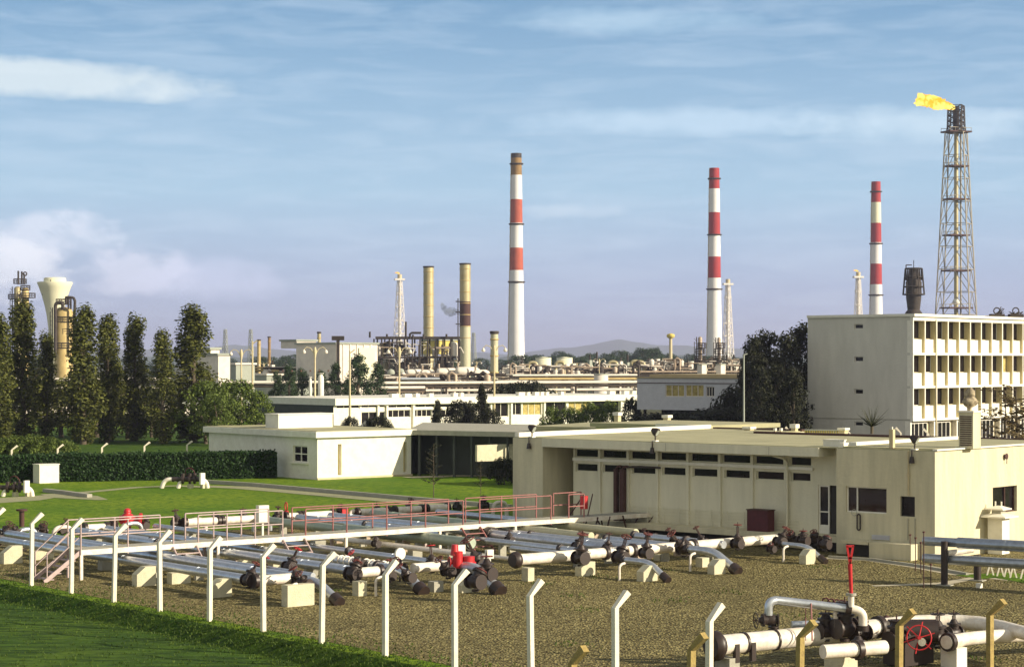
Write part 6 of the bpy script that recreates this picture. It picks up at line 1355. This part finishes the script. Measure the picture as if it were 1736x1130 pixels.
rack(880, 642, 1082, 641, 330, 335, 2, .5, 8, 'pipe rack behind the low trees right of the first chimney', 'tan_steel'); rack(680, 642, 745, 641, 300, 302, 2, .4, 6, 'silver short rack under the process plant', 'steel'); rack(840, 636, 1080, 634, 400, 410, 3, .6, 12, 'far pipe rack in front of the round tanks', 'far_white'); rack(855, 645, 940, 645, 360, 362, 2, .6, 12, 'short pale rack at the foot of the tallest chimney')
rack(0, 643, 290, 646, 270, 275, 3, .6, 12, 'pipe rack glimpsed between the poplars', 'far_white'); rack(380, 648, 640, 656, 275, 280, 2, .6, 10, 'pipe rack behind the round trees and the storage hall trees'); rack(1020, 630, 1260, 632, 420, 425, 3, .6, 12, 'pipe rack above the blue panel building', 'far_steel')
# dark process structure
rn = random.Random(21); Y = 440; q = Y/F
x0, x1 = 634, 777; a = base(x0, Y); wdt = (x1-x0)*q; rt = thing('process_unit', a, 'dark open steel process structure crowded with pipes and vessels', 'process unit'); D = 11
for y, h in ((574, .5), (607, .4), (634, .5)):
    m_ = MB(); c = a+V(wdt/2, D/2, zz(y, Y)); m_.box(c, (wdt, D, h), V(1, .06, 0)); m_.build('deck', 'far_dark', rt)
for k in range(12):
    x = wdt*k/11
    for d in (0, D): MB().bar(a+V(x, d, 0), a+V(x, d, zz(574, Y)), .32).build('column', 'far_dark', rt)
for k in range(34):
    x = rn.uniform(.3, wdt-.6); y_ = rn.uniform(.5, 6); w = rn.uniform(.35, 1.1); tier = rn.choice((0, 0, 1)); z0 = zz((634, 607)[tier], Y)+.5; h = rn.uniform(1.5, 3.3)
    o = a+V(x, y_, z0); MB().lathe(o, [(w, 0), (w, h*.8), (w*.6, h), (.05, h+.1)], 12).build('vessel', rn.choice(('far_steel', 'far_white', 'far_grey', 'far_dark', 'stack_tan')), rt)
m_ = MB()
for k in range(60):
    x = rn.uniform(0, wdt); z = rn.uniform(zz(640, Y), zz(578, Y)); l = rn.uniform(.8, 6); p = a+V(x, rn.uniform(-.4, 3), z)
    if rn.random() < .45: m_.tube([p, p+V(min(l, wdt-x), .2, 0)], rn.uniform(.08, .22), 6)
    else: m_.tube([p, p+V(0, 0, -min(l, z-1))], rn.uniform(.08, .22), 6)
m_.build('pipework', 'far_steel', rt)
m_ = MB()
for k in range(26):
    x = rn.uniform(0, wdt); z = rn.uniform(zz(640, Y), zz(578, Y)); p = a+V(x, rn.uniform(-.5, 1), z); m_.tube([p, p+V(rn.uniform(1, 4), 0, 0), p+V(rn.uniform(1, 4), 0, -1.2)], .13, 6)
m_.build('pale_pipework', 'far_white', rt)
for (px, y0, y1) in ((627, 572, 562), (656, 572, 566), (688, 574, 545), (690, 574, 570), (700, 574, 567), (757, 572, 566), (718, 566, 574)): 
    MB().tube([P(px, max(y0, y1), Y), P(px, min(y0, y1), Y)], .22, 6).build('roof_pipe', 'far_dark', rt)
MB().tube([P(695, 573, Y), P(695, 566, Y), P(698, 564, Y), P(714, 564, Y)], .25, 6).build('roof_pipe', 'far_dark', rt)
m_ = MB()
for k in range(70):
    x = rn.uniform(-2, wdt+5); z = rn.uniform(3.2, zz(630, Y)); p = a+V(x, rn.uniform(-3, 0), z)
    if rn.random() < .55: m_.tube([p, p+V(rn.uniform(1, 6), 0, 0)], rn.uniform(.08, .2), 5)
    else: m_.bar(p, Vector((p.x+rn.uniform(-.8, .8), p.y, max(1, p.z-rn.uniform(1.5, 4)))), .2)
m_.build('lower_pipework', 'far_dark', rt)
# inner crowd beneath: exchangers
ex = ((692, 631, 6, 3.2), (716, 632, 6, 2.6), (744, 630, 7, 4.2), (776, 629, 8, 4.8), (806, 632, 6, 3.0))
for k, (px, py, r, ln) in enumerate(ex):
    Y = 360; c = P(px, py, Y); q = Y/F; rt = thing('heat_exchanger', (c.x, c.y, 0), 'white horizontal drum under the process plant, %s from the left' % ordn[k], 'drum', 'horizontal drums under the process plant'); d = V2
    MB().tube([c-d*.3, c, c+d*ln*.8, c+d*ln], [r*q*.5, r*q*.95, r*q*.95, r*q*.55], 16).build('shell', 'far_white', rt); 
    for f in (.5, 1.8): MB().box(Vector((c.x, c.y, 0))+d*f, (.4, .9, c.z-r*q*.6), d).build('saddle', 'far_dark', rt)
    MB().tube([c+UP*r*q*.9, c+UP*(r*q*.9+.8)], .18, 6).build('nozzle', 'far_steel', rt)
for k, (px, py, r) in enumerate(((663, 632, 7), (680, 630, 6))):
    Y = 350; c = P(px, py, Y); q = Y/F; rt = thing('round_vessel', (c.x, c.y, 0), 'blue grey rounded vessel in shade below the plant, %s' % ('left', 'right')[k], 'vessel', 'grey vessels below the plant'); MB().lathe(c-UP*r*q, [(.1, 0), (r*q*.7, r*q*.3), (r*q, r*q), (r*q*.7, r*q*1.7), (.1, r*q*2)], 16).build('shell', 'far_grey', rt); MB().bar(Vector((c.x, c.y, 0)), c, .8).build('leg', 'far_dark', rt)
# tanks, drums and arches right of the tallest chimney
for k, (px, pt, w, Yt, lab) in enumerate(((921, 606, 27, 620, 'pale storage tank nearest the tallest chimney'), (957, 606, 27, 630, 'pale storage tank second right of the tallest chimney'), (1019, 634, 24, 330, 'low white tank on the rack before the street lamp'), (1114, 608, 10, 560, 'small white tank right of the burner post'), (1152, 609, 12, 560, 'small white tank in the middle right'), (1172, 612, 10, 560, 'small white tank left of the column pair'))):
    o = base(px, Yt); q = Yt/F; rt = thing('storage_tank', o, lab, 'tank', 'pale storage tanks'); z = zz(pt, Yt); MB().lathe(o, [(w*q/2, 0), (w*q/2, z), (.1, z+w*q*.06)], 26).build('shell', 'far_white' if k > 1 else 'tower_white', rt); MB().ring(o+UP*z, UP, w*q/2, .09, 24, 4).build('rim', 'far_grey', rt)
for k, (px, py, ln, Yt) in enumerate(((898, 626, 8, 480), (918, 627, 8, 480), (948, 626, 7, 480), (985, 623, 6, 500), (1075, 632, 9, 440), (1118, 632, 9, 440))):
    c = P(px, py, Yt); q = Yt/F; rt = thing('long_drum', (c.x, c.y, 0), 'far horizontal white drum, %s right of the tallest chimney' % ordn[k], 'drum', 'far horizontal drums'); d = V2
    MB().tube([c-d*.4, c, c+d*ln*.5, c+d*ln*.56], [.5, 1.15, 1.15, .5], 14).build('shell', 'far_white', rt)
    for f in (.5, 2.5): MB().box(Vector((c.x, c.y, 0))+d*f, (.5, 1.2, c.z-.7), d).build('saddle', 'far_dark', rt)
for k, (px, py) in enumerate(((896, 618), (942, 617), (1032, 617), (1070, 616), (1078, 617))):
    Yt = 430; c = P(px, 630, Yt); z = zz(py-4, Yt); rt = thing('pipe_loop', (c.x, c.y, 0), 'tall arched expansion pipe loop, %s from the tallest chimney' % ordn[k], 'pipe loop', 'arched pipe loops')
    b0_ = Vector((c.x, c.y, 0)); MB().tube([b0_, b0_+UP*(z-1)]+arc(b0_+UP*(z-.8), b0_+UP*z, b0_+UP*z+V(.8, 0, 0))+arc(b0_+UP*z+V(.9, 0, 0), b0_+UP*z+V(1.8, 0, 0), b0_+UP*(z-.8)+V(1.8, 0, 0))+[b0_+V(1.8, 0, 0)], .36, 8).build('pipe', 'stack_tan', rt)
for (px, w, top, lab) in ((1187, 7, 571, 'dark brick coloured column left of the middle striped chimney'), (1219, 6, 572, 'dark brick coloured column in front of the middle striped chimney')):
    column(px, 430, w, top, 'far_steel', lab, ((590, 14, 3), (600, 16, 0), (612, 18, 0)))
    o = base(px+3, 420); rt = thing('column_housing', o, 'pale base housing at the foot of the '+lab.split(' of')[0].replace(' in front', '')+(' near the chimney' if px < 1200 else ' before the chimney'), 'housing'); MB().box(o, (1.4, 1.4, zz(618, 420)), V2).build('case', 'far_white', rt); MB().box(o+UP*zz(618, 420), (1.6, 1.6, .2), V2).build('lid', 'far_grey', rt)
rn = random.Random(33)
def tangle(x0, x1, y0, y1, Yt, n, lab, mm):
    a_, b_ = P(x0, y1, Yt), P(x1, y0, Yt); rt = thing('pipe_cluster', (a_.x, Yt, 0), lab, 'pipework', 'clusters of plant pipework')
    for mt in mm:
        m_ = MB()
        for k in range(n):
            x = rn.uniform(a_.x, b_.x); z = rn.uniform(max(.8, a_.z), b_.z); p = Vector((x, Yt+rn.uniform(-2, 2), z)); r_ = rn.uniform(.09, .24); j = rn.random()
            if j < .45: m_.tube([p, p+V(rn.uniform(1, 6), 0, 0)], r_, 6)
            elif j < .75: m_.tube([Vector((p.x, p.y, .1)), p], r_, 6)
            elif j < .9: m_.tube([p-UP*min(z, 2.2), p, p+V(.5, 0, .4), p+V(1.1, 0, 0), p+V(1.1, 0, -min(z, 2.2))], r_*1.3, 6)
            else: m_.lathe(p-UP*min(z, 1), [(.5, 0), (.55, 1), (.2, 1.3)], 8)
        m_.build('pipework', mt, rt)
tangle(845, 1075, 618, 640, 420, 60, 'tangle of pale and dark pipework between the tallest chimney and the blue grey building', ('far_white', 'far_dark', 'far_steel'))
tangle(1080, 1262, 608, 630, 430, 55, 'tangle of pipework above the blue grey building', ('far_white', 'far_dark', 'far_steel'))
tangle(395, 500, 622, 650, 345, 26, 'tangle of pipework left of the storage hall', ('far_white', 'far_dark', 'tan_steel'))
tangle(640, 850, 634, 652, 310, 50, 'tangle of pipework under the dark process structure', ('far_white', 'far_dark', 'far_steel'))
# scattered low plant housings, each its own thing
spots = [(1000, 610, 6), (1012, 612, 5), (1052, 612, 6), (1064, 614, 5), (1100, 616, 7), (1130, 618, 6), (1166, 618, 6), (1208, 612, 7), (1232, 614, 8), (1244, 610, 6), (862, 622, 6), (852, 628, 6), (885, 616, 5), (972, 616, 7), (826, 636, 6), (400, 636, 6), (462, 618, 6), (480, 628, 7)]
for k, (px, py, w) in enumerate(spots):
    Yt = 440+k % 4*12; o = base(px, Yt); q = Yt/F; z = zz(py, Yt); rt = thing('plant_housing', o, 'small far plant housing, %s in the low skyline' % (ordn[k] if k < 20 else 'last'), 'housing', 'small plant housings')
    MB().box(o, (w*q, w*q, z), V2).build('case', rn.choice(('far_white', 'far_white', 'far_grey', 'far_steel')), rt); MB().tube([o+UP*z, o+UP*(z+rn.uniform(.8, 2.2))], .2, 6).build('stub', 'far_dark', rt)
# roof scraps on the office skyline: scrub far behind
for (px, y0, y1, lab) in ((1690, 534, 520, 'dark jumble of steel above the office roof'), (1722, 538, 528, 'small dark steel piece above the office roof at the right edge')):
    Yt = 190; rt = thing('roof_plant', P(px, 540, Yt), lab, 'plant', 'dark steel pieces over the office roof'); m_ = MB(); c = P(px, 541, Yt)
    m_.box(c, (1.3, .8, .5)); 
    for k in range(7): m_.bar(c+V(rn.uniform(-.8, .8), 0, .2), c+V(rn.uniform(-.8, .8), 0, rn.uniform(.6, 1.25) if y0 < 536 else .7), .07)
    m_.ring(c+UP*.8, (0, 1, 0), .3, .06, 10, 4); m_.bar(c-V(1.1, 0, -.3), c+V(1.1, 0, .3), .07); m_.build('frame', 'far_dark', rt)
    MB().bar(Vector((c.x, c.y, 0)), c+UP*.1, .5).build('support', 'far_dark', rt)

# ---------------------------------------------------------------- far tree belts and hills
rn = random.Random(12)
fk = 0
for i in range(64):
    px = rn.choice((rn.uniform(885, 1260), rn.uniform(885, 1260), rn.uniform(440, 660), rn.uniform(-10, 440), rn.uniform(640, 880)))
    Yt = rn.uniform(700, 1150) if px > 640 or rn.random() < .5 else rn.uniform(520, 800)
    top = 602+rn.uniform(-7, 7)-(8 if 1040 < px < 1110 else 0) if px > 885 else 604+rn.uniform(-4, 6)
    ptree(px, top, Yt, 'round', 7.4, 'leaf_far', 'dark round tree in the far belt behind the plant', rn.uniform(1.0, 1.7), name='far_tree', group='far tree belt', seed=7)
for i in range(16):
    px = 885+i*24+rn.uniform(-6, 6); ptree(px, 606+rn.uniform(-5, 3), 640+rn.uniform(0, 60), 'round', 7.4, 'leaf_far', 'dark round tree in the far belt behind the plant', rn.uniform(1.1, 1.8), name='far_tree', group='far tree belt', seed=7)
def hills(name, Y0, prof, seed, depth=1500):
    m_ = MB(); xs = [-500+i*9 for i in range(280)]; rows = []
    def hp(px):
        for (a, ya), (b, yb) in zip(prof, prof[1:]):
            if a <= px <= b: return ya+(yb-ya)*(px-a)/(b-a)
        return prof[0][1] if px < prof[0][0] else prof[-1][1]
    for j in range(7):
        f = j/6; Yj = Y0+depth*f; row = []
        for px in xs:
            zt_ = CH-(hp(px)-HY)*(Y0+depth*.5)/F; z = zt_*sin(pi*min(1, f*1.0))**.8 if 0 < f < 1 else -5
            z += noise.noise(Vector((px*.02+seed, f*5, 0)))*9*(sin(pi*f)) + noise.noise(Vector((px*.09+seed, f*9, 3)))*3*sin(pi*f); row.append(Vector(((px-CX)*(Y0+depth*.5)/F, Yj, z)))
        rows.append(row)
    n = len(xs); m_.add([v for r in rows for v in r], [(j*n+i, j*n+i+1, (j+1)*n+i+1, (j+1)*n+i) for j in range(6) for i in range(n-1)], True); return struct(m_.build(name, 'hill'))
hills('hills', 8200, [(-500, 603), (340, 590), (400, 583), (450, 590), (520, 600), (700, 602), (740, 592), (800, 597), (870, 600), (905, 594), (960, 590), (1000, 585), (1030, 578), (1048, 575), (1075, 581), (1110, 585), (1160, 584), (1200, 588), (1300, 590), (1500, 598), (2000, 600)], 1)
hills('wooded_ridge', 3600, [(-500, 608), (300, 606), (800, 609), (940, 606), (1000, 602), (1060, 600), (1120, 602), (1200, 604), (1400, 608), (2000, 608)], 5, 900)
# ---------------------------------------------------------------- haze
hz = bpy.data.materials.new('haze'); hz.use_nodes = True; t = hz.node_tree; t.nodes.clear(); oo = t.nodes.new('ShaderNodeOutputMaterial'); vv = t.nodes.new('ShaderNodeVolumePrincipled')
vv.inputs['Color'].default_value = (.66, .70, 1.0, 1); vv.inputs['Density'].default_value = 1.35e-4; vv.inputs['Anisotropy'].default_value = .1; t.links.new(vv.outputs[0], oo.inputs['Volume']); MATS['haze'] = hz
m_ = MB(); m_.box(Vector((0, 5400, -7)), (13000, 11200, 150)); hzo = m_.build('haze', 'haze'); hzo['kind'] = 'stuff'
